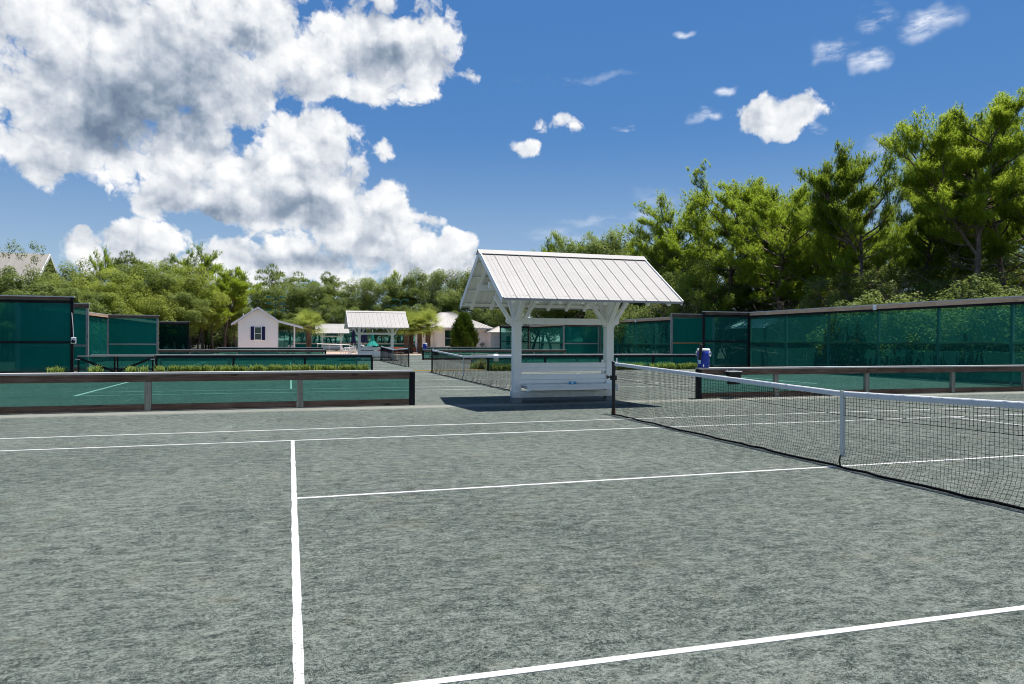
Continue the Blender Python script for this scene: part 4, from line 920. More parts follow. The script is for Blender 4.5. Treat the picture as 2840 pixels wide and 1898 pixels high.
beam('top_rail', (-15, 112, 3.02), (16.2, 112, 3.02), .05, .05, MAT['pole_green'], t)
t = thing('far_low_wall', 'far teal and brown low barrier along the back court', 'fence', (0, 100, 0))
for i in range(6): beam('rail', (-6+i*4.0, 108.5, .92), (-2.02+i*4.0, 108.5, .92), .1, .16, MAT['timber_tan'], t); b = MB(); b.box(-6+i*4.0, -2.02+i*4.0, 108.52, 108.54, .05, .84); b.build('screen_panel', MAT['screen_deep'], t)
def floodlight(x, y, h, lab, tiers=3):
    t = thing('floodlight_pole', lab, 'lamp post', (x, y, 0), 0, 'floodlight poles'); T = WM[t.name]
    b = MB(); b.tube([(0, 0, 0), (0, 0, h-.3)], [.10, .06], 8); b.build('pole', MAT['pole_green'], t, T)
    for k in range(tiers):
        z = h-k*1.05; r = 1.15
        for s in (-1, 1):
            b = MB(); b.tube([(0, 0, z-.55), (s*.12, 0, z-.22), (s*.35, 0, z-.04), (s*.72, 0, z)], .045, 6); b.build('arm', MAT['pole_green'], t, T)
            b = MB(); b.prism([(s*.70, z-.12), (s*.72, z+.14), (s*1.42, z+.14), (s*1.44, z-.12)], -.28, .28); b.build('lamp_head', MAT['pole_green'], t, T, bevel=.02)
floodlight(-8.63, 113, 8.3, 'green floodlight pole with three pairs of lamps above the little house'); floodlight(11.3, 113, 8.3, 'green floodlight pole rising behind the palm row', 2); floodlight(8.3, 114, 7.2, 'shorter green floodlight pole behind the second shelter roof', 2)

# ---------------------------------------------------------------- plants
def rvec(n, r): v = r.normal(size=(n, 3)); return v/np.linalg.norm(v, axis=1, keepdims=True)
def needle_mesh(name, pos, dirs, size, k, r, mat, wid=.013, spread=.85, ln=.5):
    N = len(pos); P = np.repeat(pos, k, 0); D = np.repeat(dirs, k, 0); S = np.repeat(size, k)[:, None]
    t = r.random((N*k, 1)); base = P + D*S*t
    nd = D*.6 + rvec(N*k, r)*spread; nd /= np.linalg.norm(nd, axis=1, keepdims=True)
    side = np.cross(nd, np.array([0, 0, 1.])+rvec(N*k, r)*.45); side /= np.linalg.norm(side, axis=1, keepdims=True)+1e-9
    w = wid*(.7+.6*r.random((N*k, 1))); L = S*ln*(.7+.6*r.random((N*k, 1)))
    V = np.stack([base-side*w, base+side*w, base+nd*L], 1).reshape(-1, 3)
    return fast_mesh(name, V, np.arange(len(V)).reshape(-1, 3), mat)
def leaf_mesh(name, C, Rd, per, leaf, r, mat, flat=.8):
    """leaves spread near the surface of clumps: C centres (n,3), Rd radii"""
    n = len(C); c = np.repeat(C, per, 0); rd = np.repeat(Rd, per)[:, None]
    d = rvec(n*per, r); rad = rd*(.45+.62*r.random((n*per, 1))**.6); pos = c + d*rad*np.array([1, 1, flat])
    nr = d*.6 + rvec(n*per, r)*.7 + np.array([0, 0, .8]); nr /= np.linalg.norm(nr, axis=1, keepdims=True)
    u = np.cross(nr, rvec(n*per, r)); u /= np.linalg.norm(u, axis=1, keepdims=True)+1e-9; v = np.cross(nr, u)
    s = leaf*(.6+.8*r.random((n*per, 1)))
    V = np.stack([pos-u*s, pos+v*s*.42, pos+u*s, pos-v*s*.42], 1).reshape(-1, 3)
    return fast_mesh(name, V, np.arange(len(V)).reshape(-1, 4), mat)
def limb(b, p0, d0, L, r0, r1, rr, n=5, up=.25, wob=.18, sides=5):
    pts = [Vector(p0)]; d = Vector(d0).normalized()
    for i in range(n):
        d = (d + Vector((rr.gauss(0, wob), rr.gauss(0, wob), rr.gauss(0, wob*.6)+up*.25))).normalized(); pts.append(pts[-1]+d*(L/n))
    b.tube(pts, [r0+(r1-r0)*i/n for i in range(n+1)], sides, False); return pts
def pine(name, seed, H=12, R=3.2, base=.42, n1=30, k=26, leaders=1, dead=10, mat='needles', bark='bark_pine', tuft=.34, openness=1.0):
    rr = random.Random(seed); r = np.random.default_rng(seed); b = MB(); TP, TD = [], []
    tr = [Vector((0, 0, 0))]; d = Vector((rr.gauss(0, .03), rr.gauss(0, .03), 1)); n = 12
    for i in range(n):
        d = (d + Vector((rr.gauss(0, .055), rr.gauss(0, .055), .12))).normalized(); tr.append(tr[-1]+d*(H*.95/n))
    b.tube(tr, [.165*(H/12)*(1-.86*(i/n)**1.1)+.012 for i in range(n+1)], 8, False)
    axes = [tr]
    for q in range(leaders-1):
        i0 = rr.randint(5, 7); a = rr.uniform(0, 6.28)
        axes.append(limb(b, tr[i0], (math.cos(a)*.5, math.sin(a)*.5, 1), H*.42, .085, .015, rr, 7, .3, .08, 6))
    def at(ax, f):
        x = f*(len(ax)-1); i = min(int(x), len(ax)-2); return ax[i].lerp(ax[i+1], x-i)
    az = rr.uniform(0, 6)
    for q in range(n1):
        ax = axes[q % len(axes)]; first = ax is tr
        f = base+(1-base)*(q/n1)**.9 if first else .25+.75*(q/n1)
        if f > .985: f = .985
        p = at(ax, f); az += 2.4+rr.gauss(0, .4); zf = min(p.z/H, 1)
        s = math.sin(math.pi*min(max((zf-base*.75)/(1.12-base*.75), .05), 1))**.7
        L = R*s*rr.uniform(.6, 1.12)*(1 if first else .6); el = .02+.85*max(0, zf-base)/(1-base)+rr.gauss(0, .15)
        pts = limb(b, p, (math.cos(az)*math.cos(el), math.sin(az)*math.cos(el), math.sin(el)), L, .022+.016*L, .008, rr, 6, .32, .15)
        for w in range(3, 7):
            q0 = pts[w]; dd = (pts[w]-pts[w-1]).normalized()
            for s_ in range(rr.randint(3, 4)):
                sd = (dd + Vector((rr.gauss(0, .85), rr.gauss(0, .85), rr.gauss(.18, .16)))).normalized(); l2 = L*.26*rr.uniform(.5, 1.15)+.12
                sp = limb(b, q0, sd, l2, .010, .004, rr, 3, .45, .16, 3)
                for e in sp[1:]:
                    for _ in range(3):
                        TP.append(e+Vector((rr.gauss(0, .12), rr.gauss(0, .12), rr.gauss(.05, .05)))); TD.append((dd*.35+Vector((rr.gauss(0, .4), rr.gauss(0, .4), .85))).normalized())
        TP.append(pts[-1]); TD.append((pts[-1]-pts[-2]).normalized())
    for ax in axes:
        for _ in range(9): TP.append(ax[-1]+Vector((rr.gauss(0, .16), rr.gauss(0, .16), rr.gauss(-.05, .25)))); TD.append(Vector((rr.gauss(0, .3), rr.gauss(0, .3), 1)).normalized())
    db = MB()
    for q in range(dead):
        f = rr.uniform(.10, base+.08); p = at(tr, f); a = rr.uniform(0, 6.28)
        pts = limb(db, p, (math.cos(a), math.sin(a), rr.uniform(-.1, .5)), R*rr.uniform(.3, .9), .03, .006, rr, 6, -.05, .35, 4)
        for w in (2, 3, 4, 5): limb(db, pts[w], (rr.gauss(0, 1), rr.gauss(0, 1), rr.gauss(.1, .6)), R*.22, .012, .003, rr, 4, 0, .4, 3)
    pos = np.array([tuple(p) for p in TP]); dr = np.array([tuple(x) for x in TD])
    if openness < 1: keep = r.random(len(pos)) < openness; pos, dr = pos[keep], dr[keep]
    size = tuft*(.7+.6*r.random(len(pos)))
    crown = needle_mesh(name+'_crown', pos, dr, size, k, r, MAT[mat])
    return dict(H=H, parts=[('trunk', b.mesh(name+'_trunk', MAT[bark], True)), ('crown', crown)] + ([('dead_branches', db.mesh(name+'_dead', MAT['bark_dead']))] if dead else []))
def round_pine(name, seed, H=14, mat='needles_deep'):
    rr = random.Random(seed); r = np.random.default_rng(seed); b = MB(); TP, TD = [], []
    tr = [Vector((0, 0, 0))]; d = Vector((0, 0, 1))
    for i in range(9): d = (d+Vector((rr.gauss(0, .05), rr.gauss(0, .05), .2))).normalized(); tr.append(tr[-1]+d*(H*.9/9))
    b.tube(tr, [.2*(1-.75*i/9) for i in range(10)], 7, False)
    for q in range(22):
        f = rr.uniform(.62, 1.0); p = tr[min(int(f*9), 8)]; a = rr.uniform(0, 6.28); L = (1.2-.6*abs(f-.8))*rr.uniform(1.3, 2.7)
        pts = limb(b, p, (math.cos(a), math.sin(a), .35), L, .06, .02, rr, 4, .4); c = pts[-1]; rad = rr.uniform(.6, .95)
        for _ in range(60):
            v = Vector(rvec(1, r)[0]); v.z = abs(v.z)*.8+.05*v.z; TP.append(c+v*rad*rr.uniform(.5, 1)); TD.append((v+Vector((0, 0, .3))).normalized())
    for _ in range(90): v = Vector(rvec(1, r)[0]); TP.append(tr[-1]+v*.8+Vector((0, 0, .3))); TD.append((v+Vector((0, 0, .6))).normalized())
    pos = np.array([tuple(p) for p in TP]); dr = np.array([tuple(x) for x in TD])
    return dict(H=H, parts=[('trunk', b.mesh(name+'_trunk', MAT['bark_pine'], True)), ('crown', needle_mesh(name+'_crown', pos, dr, .32*(.7+.6*r.random(len(pos))), 24, r, MAT[mat], .016, 1.0, .7))])
def oak(name, seed, H=9, R=3.6, zc=.60, flat=.72, clumps=52, per=420, leaf=.085, mat='oak_leaf', trunks=1, bark='bark_dark', crad=(.16, .27)):
    rr = random.Random(seed); r = np.random.default_rng(seed); b = MB(); C, Rd = [], []
    for q in range(trunks):
        a0 = rr.uniform(0, 6.28); o = Vector((math.cos(a0)*.25*(trunks > 1), math.sin(a0)*.25*(trunks > 1), 0))
        tr = limb(b, o, (rr.gauss(0, .15), rr.gauss(0, .15), 1), H*.45, .15*(H/9), .09*(H/9), rr, 5, .3, .12, 7)
        for w in range(7): 
            a = rr.uniform(0, 6.28); limb(b, tr[rr.randint(2, 5)], (math.cos(a), math.sin(a), rr.uniform(.3, 1.3)), R*rr.uniform(.6, 1.0), .06, .015, rr, 6, .2, .2, 5)
    for q in range(clumps):
        v = Vector(rvec(1, r)[0]); f = rr.uniform(.35, .95)**.6
        z = H*zc+v.z*f*(H*(1-zc)*.95 if v.z > 0 else H*zc*.72); x = Vector((v.x*f*R, v.y*f*R, z))
        C.append(tuple(x)); Rd.append(R*rr.uniform(*crad))
    return dict(H=H, parts=[('trunk', b.mesh(name+'_trunk', MAT[bark], True)), ('crown', leaf_mesh(name+'_crown', np.array(C), np.array(Rd), per, leaf, r, MAT[mat], .82))])
def cedar(name, seed, H=9, R=1.5, mat='cedar', n=1900, cone=1.0):
    rr = random.Random(seed); r = np.random.default_rng(seed); b = MB(); b.tube([(0, 0, 0), (0, 0, H*.9)], [.14, .02], 7, False); TP, TD = [], []
    for q in range(n):
        f = rr.random()**.75; a = rr.uniform(0, 6.28); lob = 1+.22*math.sin(a*5+f*9)+rr.gauss(0, .06)
        w = R*lob*(math.sin(math.pi*min(1, (1-f)*.62+.02))**.8)*(1 if f > .08 else .75)*rr.uniform(.62, 1.0)**.6
        TP.append((math.cos(a)*w, math.sin(a)*w, .1+f*H*.93)); TD.append(tuple(Vector((math.cos(a)*.45+rr.gauss(0, .15), math.sin(a)*.45+rr.gauss(0, .15), 1)).normalized()))
    return dict(H=H, parts=[('trunk', b.mesh(name+'_trunk', MAT['bark_dark'], True)), ('crown', needle_mesh(name+'_crown', np.array(TP), np.array(TD), .5*(.7+.6*r.random(n)), 30, r, MAT[mat], .02, .42, .5))])
def thicket(name, seed):
    rr = random.Random(seed); b = MB()
    for q in range(9):
        a = rr.uniform(0, 6.28); pts = limb(b, (rr.gauss(0, .7), rr.gauss(0, .7), 0), (rr.gauss(0, .35), rr.gauss(0, .35), 1), rr.uniform(3.2, 5), .045, .008, rr, 7, .1, .22, 5)
        for w in (2, 3, 4, 5, 6, 7):
            for _ in range(2):
                p2 = limb(b, pts[w], (rr.gauss(0, 1), rr.gauss(0, 1), rr.gauss(.2, .5)), rr.uniform(.8, 1.9), .018, .004, rr, 5, 0, .35, 4)
                for v in (2, 3, 4, 5): limb(b, p2[v], (rr.gauss(0, 1), rr.gauss(0, 1), rr.gauss(.1, .6)), rr.uniform(.3, .8), .008, .002, rr, 3, 0, .4, 3)
    return [('bare_stems', b.mesh(name, MAT['bark_dead']))]
KINDS = {
    'pine_a': pine('pine_a', 1, R=3.9, n1=38), 'pine_b': pine('pine_b', 22, R=3.6, base=.36, n1=40, leaders=2), 'pine_c': pine('pine_c', 35, R=3.2, base=.42, n1=36, leaders=2, dead=16),
    'pine_open': pine('pine_open', 64, H=13, R=3.6, base=.55, n1=44, leaders=3, dead=20, k=28),
    'pine_round': round_pine('pine_round', 5),
    'oak_a': oak('oak_a', 3), 'oak_b': oak('oak_b', 14, R=3.3, zc=.64, mat='oak_leaf_dark'), 'oak_c': oak('oak_c', 25, R=3.8, zc=.58, mat='oak_leaf', clumps=60),
    'oak_dense': oak('oak_dense', 41, H=7, R=3.2, zc=.5, per=520, leaf=.09, mat='oak_leaf_dark', trunks=2), 'oak_sparse': oak('oak_sparse', 52, H=8, R=2.6, zc=.6, clumps=34, per=110, leaf=.075, mat='oak_leaf_dark', crad=(.14, .24)),
    'bush_a': oak('bush_a', 61, H=3.2, R=2.2, zc=.42, clumps=44, per=360, leaf=.065, mat='oak_leaf_dark', trunks=3, crad=(.18, .3)),
    'cedar': cedar('cedar', 9),
    'thicket': dict(H=4.5, parts=thicket('thicket', 71)), 'scrub': oak('scrub', 77, H=6, R=2.6, zc=.58, clumps=40, per=170, leaf=.075, mat='oak_leaf_dark', trunks=2, crad=(.15, .26))}
for K in KINDS.values():           # true height of each grown tree
    me = dict(K['parts']).get('crown') or K['parts'][0][1]; co = np.empty(len(me.vertices)*3, np.float32); me.vertices.foreach_get('co', co); K['top'] = float(np.percentile(co[2::3], 99.8))
TREES = [
    ('pine_open', 26.6, 20.3, 13.6, 1.2, 'big'),
    ('pine_b', 24.2, 24.2, 12.6, 1.0, 'wood'),
    ('pine_c', 24.6, 26.2, 12.1, 0.85, 'wood'),
    ('pine_c', 33.0, 29.9, 14.0, 0.9, 'wood'),
    ('pine_a', 24.4, 32.5, 12.0, 1.35, 'wood'),
    ('pine_b', 24.1, 40.0, 14.0, 1.6, 'wood'),
    ('pine_c', 27.6, 41.0, 14.0, 1.5, 'wood'),
    ('pine_b', 28.8, 34.3, 11.1, 1.3, 'wood'),
    ('pine_a', 34.3, 38.9, 12.5, 1.1, 'wood'),
    ('pine_b', 32.7, 22.6, 14.3, 1.25, 'wood'),
    ('pine_c', 36.1, 26.8, 15.6, 1.15, 'wood'),
    ('pine_a', 37.4, 31.6, 14.4, 1.2, 'wood'),
    ('pine_b', 31.4, 19.9, 12.0, 1.2, 'wood'),
    ('pine_c', 44.8, 35.6, 13.7, 1.25, 'wood'),
    ('pine_a', 38.0, 36.7, 11.8, 1.2, 'wood'),
    ('pine_b', 45.1, 31.3, 14.2, 1.25, 'wood'),
    ('pine_a', 26.0, 48.8, 14.3, 1.5, 'wood'),
    ('pine_c', 25.0, 52.3, 11.7, 1.1, 'wood'),
    ('pine_b', 32.0, 45.9, 11.2, 1.3, 'wood'),
    ('pine_c', 34.0, 43.2, 10.6, 1.3, 'wood'),
    ('pine_b', 44.4, 39.9, 11.5, 1.3, 'wood'),
    ('pine_c', 41.3, 43.0, 11.2, 1.3, 'wood'),
    ('oak_b', 23.3, 54.5, 7.2, 1.04, 'under'),
    ('oak_b', 24.1, 49.5, 8.2, 0.99, 'under'),
    ('scrub', 22.3, 43.5, 7.0, 0.92, 'under'),
    ('scrub', 23.0, 39.6, 5.4, 0.86, 'under'),
    ('oak_b', 25.7, 40.5, 6.0, 1.03, 'under'),
    ('scrub', 27.6, 39.9, 7.2, 0.95, 'under'),
    ('scrub', 29.5, 39.3, 7.4, 0.8, 'under'),
    ('scrub', 31.5, 38.7, 6.9, 1.04, 'under'),
    ('oak_b', 24.1, 26.6, 5.4, 1.04, 'under'),
    ('scrub', 23.5, 24.3, 5.0, 0.9, 'under'),
    ('scrub', 24.2, 23.4, 5.5, 1.0, 'under'),
    ('oak_b', 25.0, 22.7, 4.2, 0.88, 'under'),
    ('scrub', 25.0, 20.6, 4.7, 0.88, 'under'),
    ('scrub', 24.1, 18.3, 4.8, 1.04, 'under'),
    ('scrub', 24.0, 17.0, 4.2, 1.0, 'under'),
    ('scrub', 26.6, 17.7, 3.9, 0.91, 'under'),
    ('oak_b', 26.9, 16.9, 3.8, 0.85, 'under'),
    ('oak_a', 28.2, 61.7, 10.4, 1.22, 'under2'),
    ('oak_b', 29.1, 56.1, 11.0, 1.2, 'under2'),
    ('oak_b', 28.9, 50.2, 10.5, 1.24, 'under2'),
    ('oak_a', 30.4, 46.8, 8.2, 1.23, 'under2'),
    ('oak_b', 29.0, 40.4, 7.4, 1.17, 'under2'),
    ('oak_b', 31.6, 39.9, 9.1, 1.18, 'under2'),
    ('oak_b', 33.2, 37.3, 8.6, 1.02, 'under2'),
    ('scrub', 30.8, 31.4, 7.0, 1.19, 'under2'),
    ('oak_b', 34.0, 32.2, 7.1, 1.04, 'under2'),
    ('scrub', 32.7, 28.7, 6.5, 1.05, 'under2'),
    ('scrub', 35.8, 28.0, 7.7, 1.2, 'under2'),
    ('oak_a', 34.5, 25.2, 6.4, 1.01, 'under2'),
    ('oak_b', 35.8, 24.0, 7.1, 1.25, 'under2'),
    ('thicket', 22.4, 50.0, 7.3, 1.0, 'bare'),
    ('thicket', 23.6, 47.0, 6.4, 1.0, 'bare'),
    ('thicket', 23.0, 42.5, 7.5, 1.0, 'bare'),
    ('thicket', 22.6, 39.2, 7.6, 1.0, 'bare'),
    ('thicket', 27.1, 42.7, 8.1, 1.0, 'bare'),
    ('thicket', 28.7, 42.2, 7.5, 1.0, 'bare'),
    ('thicket', 30.4, 41.7, 7.7, 1.0, 'bare'),
    ('thicket', 32.2, 41.1, 6.9, 1.0, 'bare'),
    ('thicket', 33.5, 40.7, 6.2, 1.0, 'bare'),
    ('thicket', 23.4, 27.4, 4.7, 1.0, 'bare'),
    ('thicket', 25.2, 26.7, 4.9, 1.0, 'bare'),
    ('thicket', 25.5, 25.6, 6.0, 1.0, 'bare'),
    ('thicket', 25.1, 24.0, 5.6, 1.0, 'bare'),
    ('thicket', 25.1, 22.2, 6.2, 1.0, 'bare'),
    ('thicket', 25.5, 21.6, 5.4, 1.0, 'bare'),
    ('thicket', 26.4, 20.9, 5.5, 1.0, 'bare'),
    ('thicket', 24.7, 18.4, 5.0, 1.0, 'bare'),
    ('thicket', 27.1, 19.2, 4.3, 1.0, 'bare'),
    ('thicket', 27.3, 18.2, 5.1, 1.0, 'bare'),
    ('thicket', 25.6, 16.3, 4.1, 1.0, 'bare'),
    ('bush_a', 20.5, 49.8, 4.5, 1.0, 'shrub'),
    ('bush_a', 20.5, 43.9, 4.4, 1.0, 'shrub'),
    ('bush_a', 20.8, 21.5, 3.4, 1.0, 'shrub'),
    ('bush_a', 20.9, 19.4, 3.9, 1.0, 'shrub'),
    ('bush_a', 21.0, 17.5, 3.3, 1.0, 'shrub'),
    ('bush_a', 21.0, 15.9, 3.3, 1.0, 'shrub'),
    ('bush_a', 21.1, 14.4, 3.4, 1.0, 'shrub'),
    ('bush_a', 21.1, 13.3, 3.3, 1.0, 'shrub'),
    ('bush_a', 29.4, 37.3, 4.7, 1.2, 'pale'),
    ('bush_a', 27.7, 37.8, 4.1, 1.2, 'pale'),
    ('bush_a', 30.9, 36.8, 4.4, 1.2, 'pale'),
    ('oak_a', 21.8, 38.6, 7.7, 0.8, 'fresh'),
    ('pine_b', 21.8, 72.1, 13.3, 1.15, 'mid'),
    ('pine_c', 24.8, 73.3, 14.4, 1.15, 'mid'),
    ('oak_b', 26.8, 70.5, 13.4, 1.15, 'mid'),
    ('pine_a', 30.3, 71.5, 14.8, 1.15, 'mid'),
    ('oak_c', 31.7, 69.0, 14.5, 1.15, 'mid'),
    ('oak_a', 25.0, 64.8, 10.4, 1.15, 'mid'),
    ('oak_b', 22.0, 64.7, 8.7, 1.15, 'mid'),
    ('oak_c', 20.1, 70.5, 8.6, 1.15, 'mid'),
    ('oak_a', 22.1, 84.6, 9.5, 1.15, 'mid'),
    ('oak_b', 25.1, 77.4, 8.1, 1.15, 'mid'),
    ('oak_dense', -25.4, 51.2, 6.0, 1.15, 'leftnear'),
    ('oak_sparse', -27.4, 62.3, 9.7, 0.8, 'sparse'),
    ('oak_dense', -24.9, 57.3, 5.9, 1.0, 'leftnear'),
    ('bush_a', -23.7, 59.0, 4.7, 1.2, 'leftnear'),
    ('oak_dense', -29.3, 64.9, 7.6, 0.9, 'leftnear'),
    ('oak_a', -26.6, 64.1, 7.0, 0.7, 'leftnear'),
    ('oak_b', -28.6, 75.2, 8.1, 1, 'left'),
    ('oak_c', -26.8, 76.8, 9.7, 0.9, 'left'),
    ('oak_a', -23.4, 71.5, 8.4, 1.1, 'left'),
    ('oak_b', -21.7, 75.2, 9.2, 1.2, 'left'),
    ('oak_c', -19.4, 76.5, 9.7, 1.2, 'left'),
    ('oak_a', -17.1, 77.9, 9.6, 1.1, 'left'),
    ('oak_c', -21.6, 68.9, 6.7, 1.1, 'left'),
    ('oak_b', -23.9, 67.5, 5.9, 1.0, 'left'),
    ('oak_a', -19.4, 72.4, 6.6, 1.1, 'left'),
    ('oak_b', -17.3, 73.8, 6.4, 1.0, 'left'),
    ('pine_a', -28.8, 94.1, 12.9, 0.62, 'spire'),
    ('pine_round', -29.5, 106.9, 13.6, 1.0, 'round'),
    ('pine_round', -27.3, 108.3, 14.2, 1.0, 'round'),
    ('pine_round', -24.8, 107.5, 13.2, 1.0, 'round'),
    ('pine_round', -22.9, 109.0, 13.3, 1.0, 'round'),
    ('pine_a', -16.7, 88.3, 12.9, 1.25, 'lone'),
    ('pine_c', -14.0, 85.3, 10.5, 1.2, 'leftpine'),
    ('pine_b', -12.9, 89.2, 10.2, 1.2, 'leftpine'),
    ('pine_a', -14.7, 79.3, 7.2, 1.0, 'leftpine'),
    ('pine_c', -16.2, 78.7, 6.4, 0.9, 'leftpine'),
    ('oak_b', -13.4, 87.2, 7.4, 0.9, 'leftpine'),
    ('pine_b', -18.5, 90.9, 9.3, 1.1, 'leftpine'),
    ('pine_round', -13.7, 133.4, 13.3, 1.0, 'round'),
    ('pine_round', -9.4, 132.1, 15.3, 1.0, 'round'),
    ('pine_round', -11.2, 132.7, 13.3, 1.0, 'round'),
    ('pine_round', -3.3, 130.2, 14.0, 1.0, 'round'),
    ('pine_round', -1.2, 129.5, 14.0, 1.0, 'round'),
    ('pine_round', 1.6, 128.7, 13.5, 1.0, 'round'),
    ('oak_b', -12.0, 124.5, 10.4, 1.15, 'far'),
    ('oak_a', -6.6, 122.8, 12.6, 1.15, 'far'),
    ('oak_c', -8.4, 123.4, 11.1, 1.15, 'far'),
    ('oak_b', -2.5, 121.5, 11.4, 1.15, 'far'),
    ('oak_c', 0.8, 120.5, 11.4, 1.15, 'far'),
    ('oak_a', 4.4, 119.4, 12.1, 1.15, 'far'),
    ('oak_b', 7.4, 118.5, 12.4, 1.15, 'far'),
    ('pine_c', 11.5, 117.2, 13.3, 1.15, 'far'),
    ('oak_c', 9.6, 117.8, 12.1, 1.15, 'far'),
    ('oak_a', 14.3, 116.3, 12.5, 1.15, 'far'),
    ('oak_b', 17.3, 115.4, 13.8, 1.15, 'far'),
    ('oak_c', 20.3, 114.5, 13.6, 1.15, 'far'),
    ('oak_a', 23.3, 113.5, 13.8, 1.15, 'far'),
    ('oak_b', 26.2, 112.6, 13.4, 1.15, 'far'),
    ('oak_a', -13.5, 119.7, 7.1, 1.1, 'farlow'),
    ('oak_b', -8.9, 118.3, 6.5, 1.1, 'farlow'),
    ('oak_c', -4.9, 117.1, 6.8, 1.1, 'farlow'),
    ('oak_a', -0.9, 115.8, 7.1, 1.1, 'farlow'),
    ('oak_b', 3.1, 114.6, 7.1, 1.1, 'farlow'),
    ('oak_c', 7.1, 113.3, 7.3, 1.1, 'farlow'),
    ('oak_a', 11.2, 112.1, 7.2, 1.1, 'farlow'),
    ('oak_b', 15.2, 110.8, 7.5, 1.1, 'farlow'),
    ('oak_c', 19.8, 109.4, 7.2, 1.1, 'farlow'),
    ('oak_a', 23.8, 108.1, 7.5, 1.1, 'farlow'),
    ('oak_b', 27.8, 106.9, 7.2, 1.1, 'farlow'),
    ('bush_a', -26.6, 116.5, 5.0, 1.6, 'lowleft'),
    ('bush_a', -23.9, 115.6, 5.3, 1.6, 'lowleft'),
    ('bush_a', -21.2, 114.8, 5.0, 1.6, 'lowleft'),
    ('bush_a', -18.5, 114.0, 5.3, 1.6, 'lowleft'),
    ('bush_a', -16.1, 113.2, 5.0, 1.6, 'lowleft'),
    ('bush_a', -14.2, 112.6, 5.6, 1.6, 'lowleft'),
    ('oak_b', -28.3, 123.3, 7.5, 1.2, 'lowleft'),
    ('oak_b', -23.7, 121.9, 7.3, 1.2, 'lowleft'),
    ('oak_b', -19.7, 120.6, 7.6, 1.2, 'lowleft'),
    ('oak_b', -15.7, 119.4, 7.3, 1.2, 'lowleft'),
]

LAB = {
    'big': ('pine_tree', 'tall pine with a bare pale trunk rising high above the long tan capped fence', None),
    'wood': ('pine_tree', 'bushy yellow-green pine in the wood behind the long tan capped fence', 'pines in the wood behind the long fence'),
    'under': ('oak_tree', 'scrubby oak under the pines close behind the long fence', 'scrub oaks at the edge of the wood'),
    'under2': ('oak_tree', 'scrubby oak standing deeper in the wood behind the long fence', 'scrub oaks deeper in the wood'),
    'shrub': ('shrub', 'dark leafy shrub growing against the back of the long tall fence', 'shrubs behind the long fence'),
    'pale': ('shrub', 'pale yellow-green shrub just above the top rail of the long tall fence', 'pale shrubs behind the long fence'),
    'bare': ('bare_shrub', 'tangle of bare grey-brown branches under the pines behind the long fence', 'bare thickets under the pines'),
    'fresh': ('young_tree', 'light fresh green young tree beside the near shelter roof, before dark pines', None),
    'mid': ('tree', 'dark tree in the wood that shows behind the near shelter roof and posts', 'dark trees behind the shelter'),
    'leftnear': ('leafy_tree', 'glossy green leafy tree behind the tall black framed fence return', 'leafy trees behind the black framed return'),
    'sparse': ('sparse_tree', 'thin sparse tree standing in front of the cream house roof', None),
    'left': ('oak_tree', 'rounded yellow-green oak behind the tall grey framed fence returns', 'oaks behind the grey framed returns'),
    'spire': ('conifer_tree', 'slim ragged conifer rising above the oaks near the cream house', None),
    'round': ('pine_tree', 'distant pine with a rounded dark crown on the skyline', 'round crowned pines on the skyline'),
    'lone': ('pine_tree', 'tall spreading pine standing above the oaks left of the little shuttered house', None),
    'leftpine': ('pine_tree', 'layered yellow-green pine beside the little house with navy shutters', 'pines beside the little shuttered house'),
    'lowleft': ('shrub', 'low dark bush far behind the trunks beside the little shuttered house', 'bushes behind the trunks'),
    'far': ('tree', 'tall dark tree in the wood beyond the farthest court', 'tall trees beyond the farthest court'),
    'farlow': ('tree', 'low bushy tree at the foot of the wood beyond the farthest court', 'low trees beyond the farthest court')}
ROWS = {'pine_a': 'broad crowned', 'pine_b': 'full crowned forked', 'pine_c': 'slim forked'}
def tree_label(kind, key, lab, grp, x, y, H):
    if key == 'wood':
        deep = x > 31
        return f"{ROWS[kind]} yellow-green pine {'deep in the wood beyond' if deep else 'close behind'} the long tan capped fence", f"{ROWS[kind]} pines {'deep in' if deep else 'fronting'} the wood"
    if key in ('under', 'under2'):
        sp = 'sparse' if kind == 'scrub' else 'dense dark' if kind == 'oak_b' else 'dense olive'
        return f'{sp} {lab}', f'{sp} {grp}'
    if key in ('left', 'far', 'farlow', 'mid', 'leftpine'):
        sp = {'oak_a': 'round olive', 'oak_b': 'upright', 'oak_c': 'broad lumpy', 'pine_a': 'broad needled', 'pine_b': 'full needled', 'pine_c': 'slim needled'}[kind]
        return f"{sp} {lab.split(' ', 1)[1]}", f'{sp} {grp}'
    return lab, grp
def place_tree(kind, x, y, H, w, key, rz=None, idx=0):
    K = KINDS[kind]; nm, lab, grp = LAB[key]; lab, grp = tree_label(kind, key, lab, grp, x, y, H); s = (H+.03)/K['top']
    rz = rz if rz is not None else (idx*2.399) % 6.283
    Mw = Matrix.Translation((x, y, -.03)) @ Matrix.Rotation(rz, 4, 'Z') @ Matrix.Diagonal((w*s**.6, w*s**.6, s, 1))
    t = bpy.data.objects.new(nm, None); put(t, None, Mw); tag(t, lab, 'shrub' if 'shrub' in nm else 'tree', grp)
    for pn, me in K['parts']:
        o = bpy.data.objects.new(pn, me); put(o, t, Mw)
        if pn == 'crown' and key in ('fresh', 'pale'):
            o.material_slots[0].link = 'OBJECT'; o.material_slots[0].material = MAT['leaf_fresh' if key == 'fresh' else 'leaf_pale']
        if pn == 'crown' and key in ('far', 'farlow', 'mid') and 'oak' in kind:
            o.material_slots[0].link = 'OBJECT'; o.material_slots[0].material = MAT['oak_leaf_dark']
    return t
for i, (k_, x, y, H, w, key) in enumerate(TREES): place_tree(k_, x, y, H, w, key, .4 if key == 'big' else None, i)
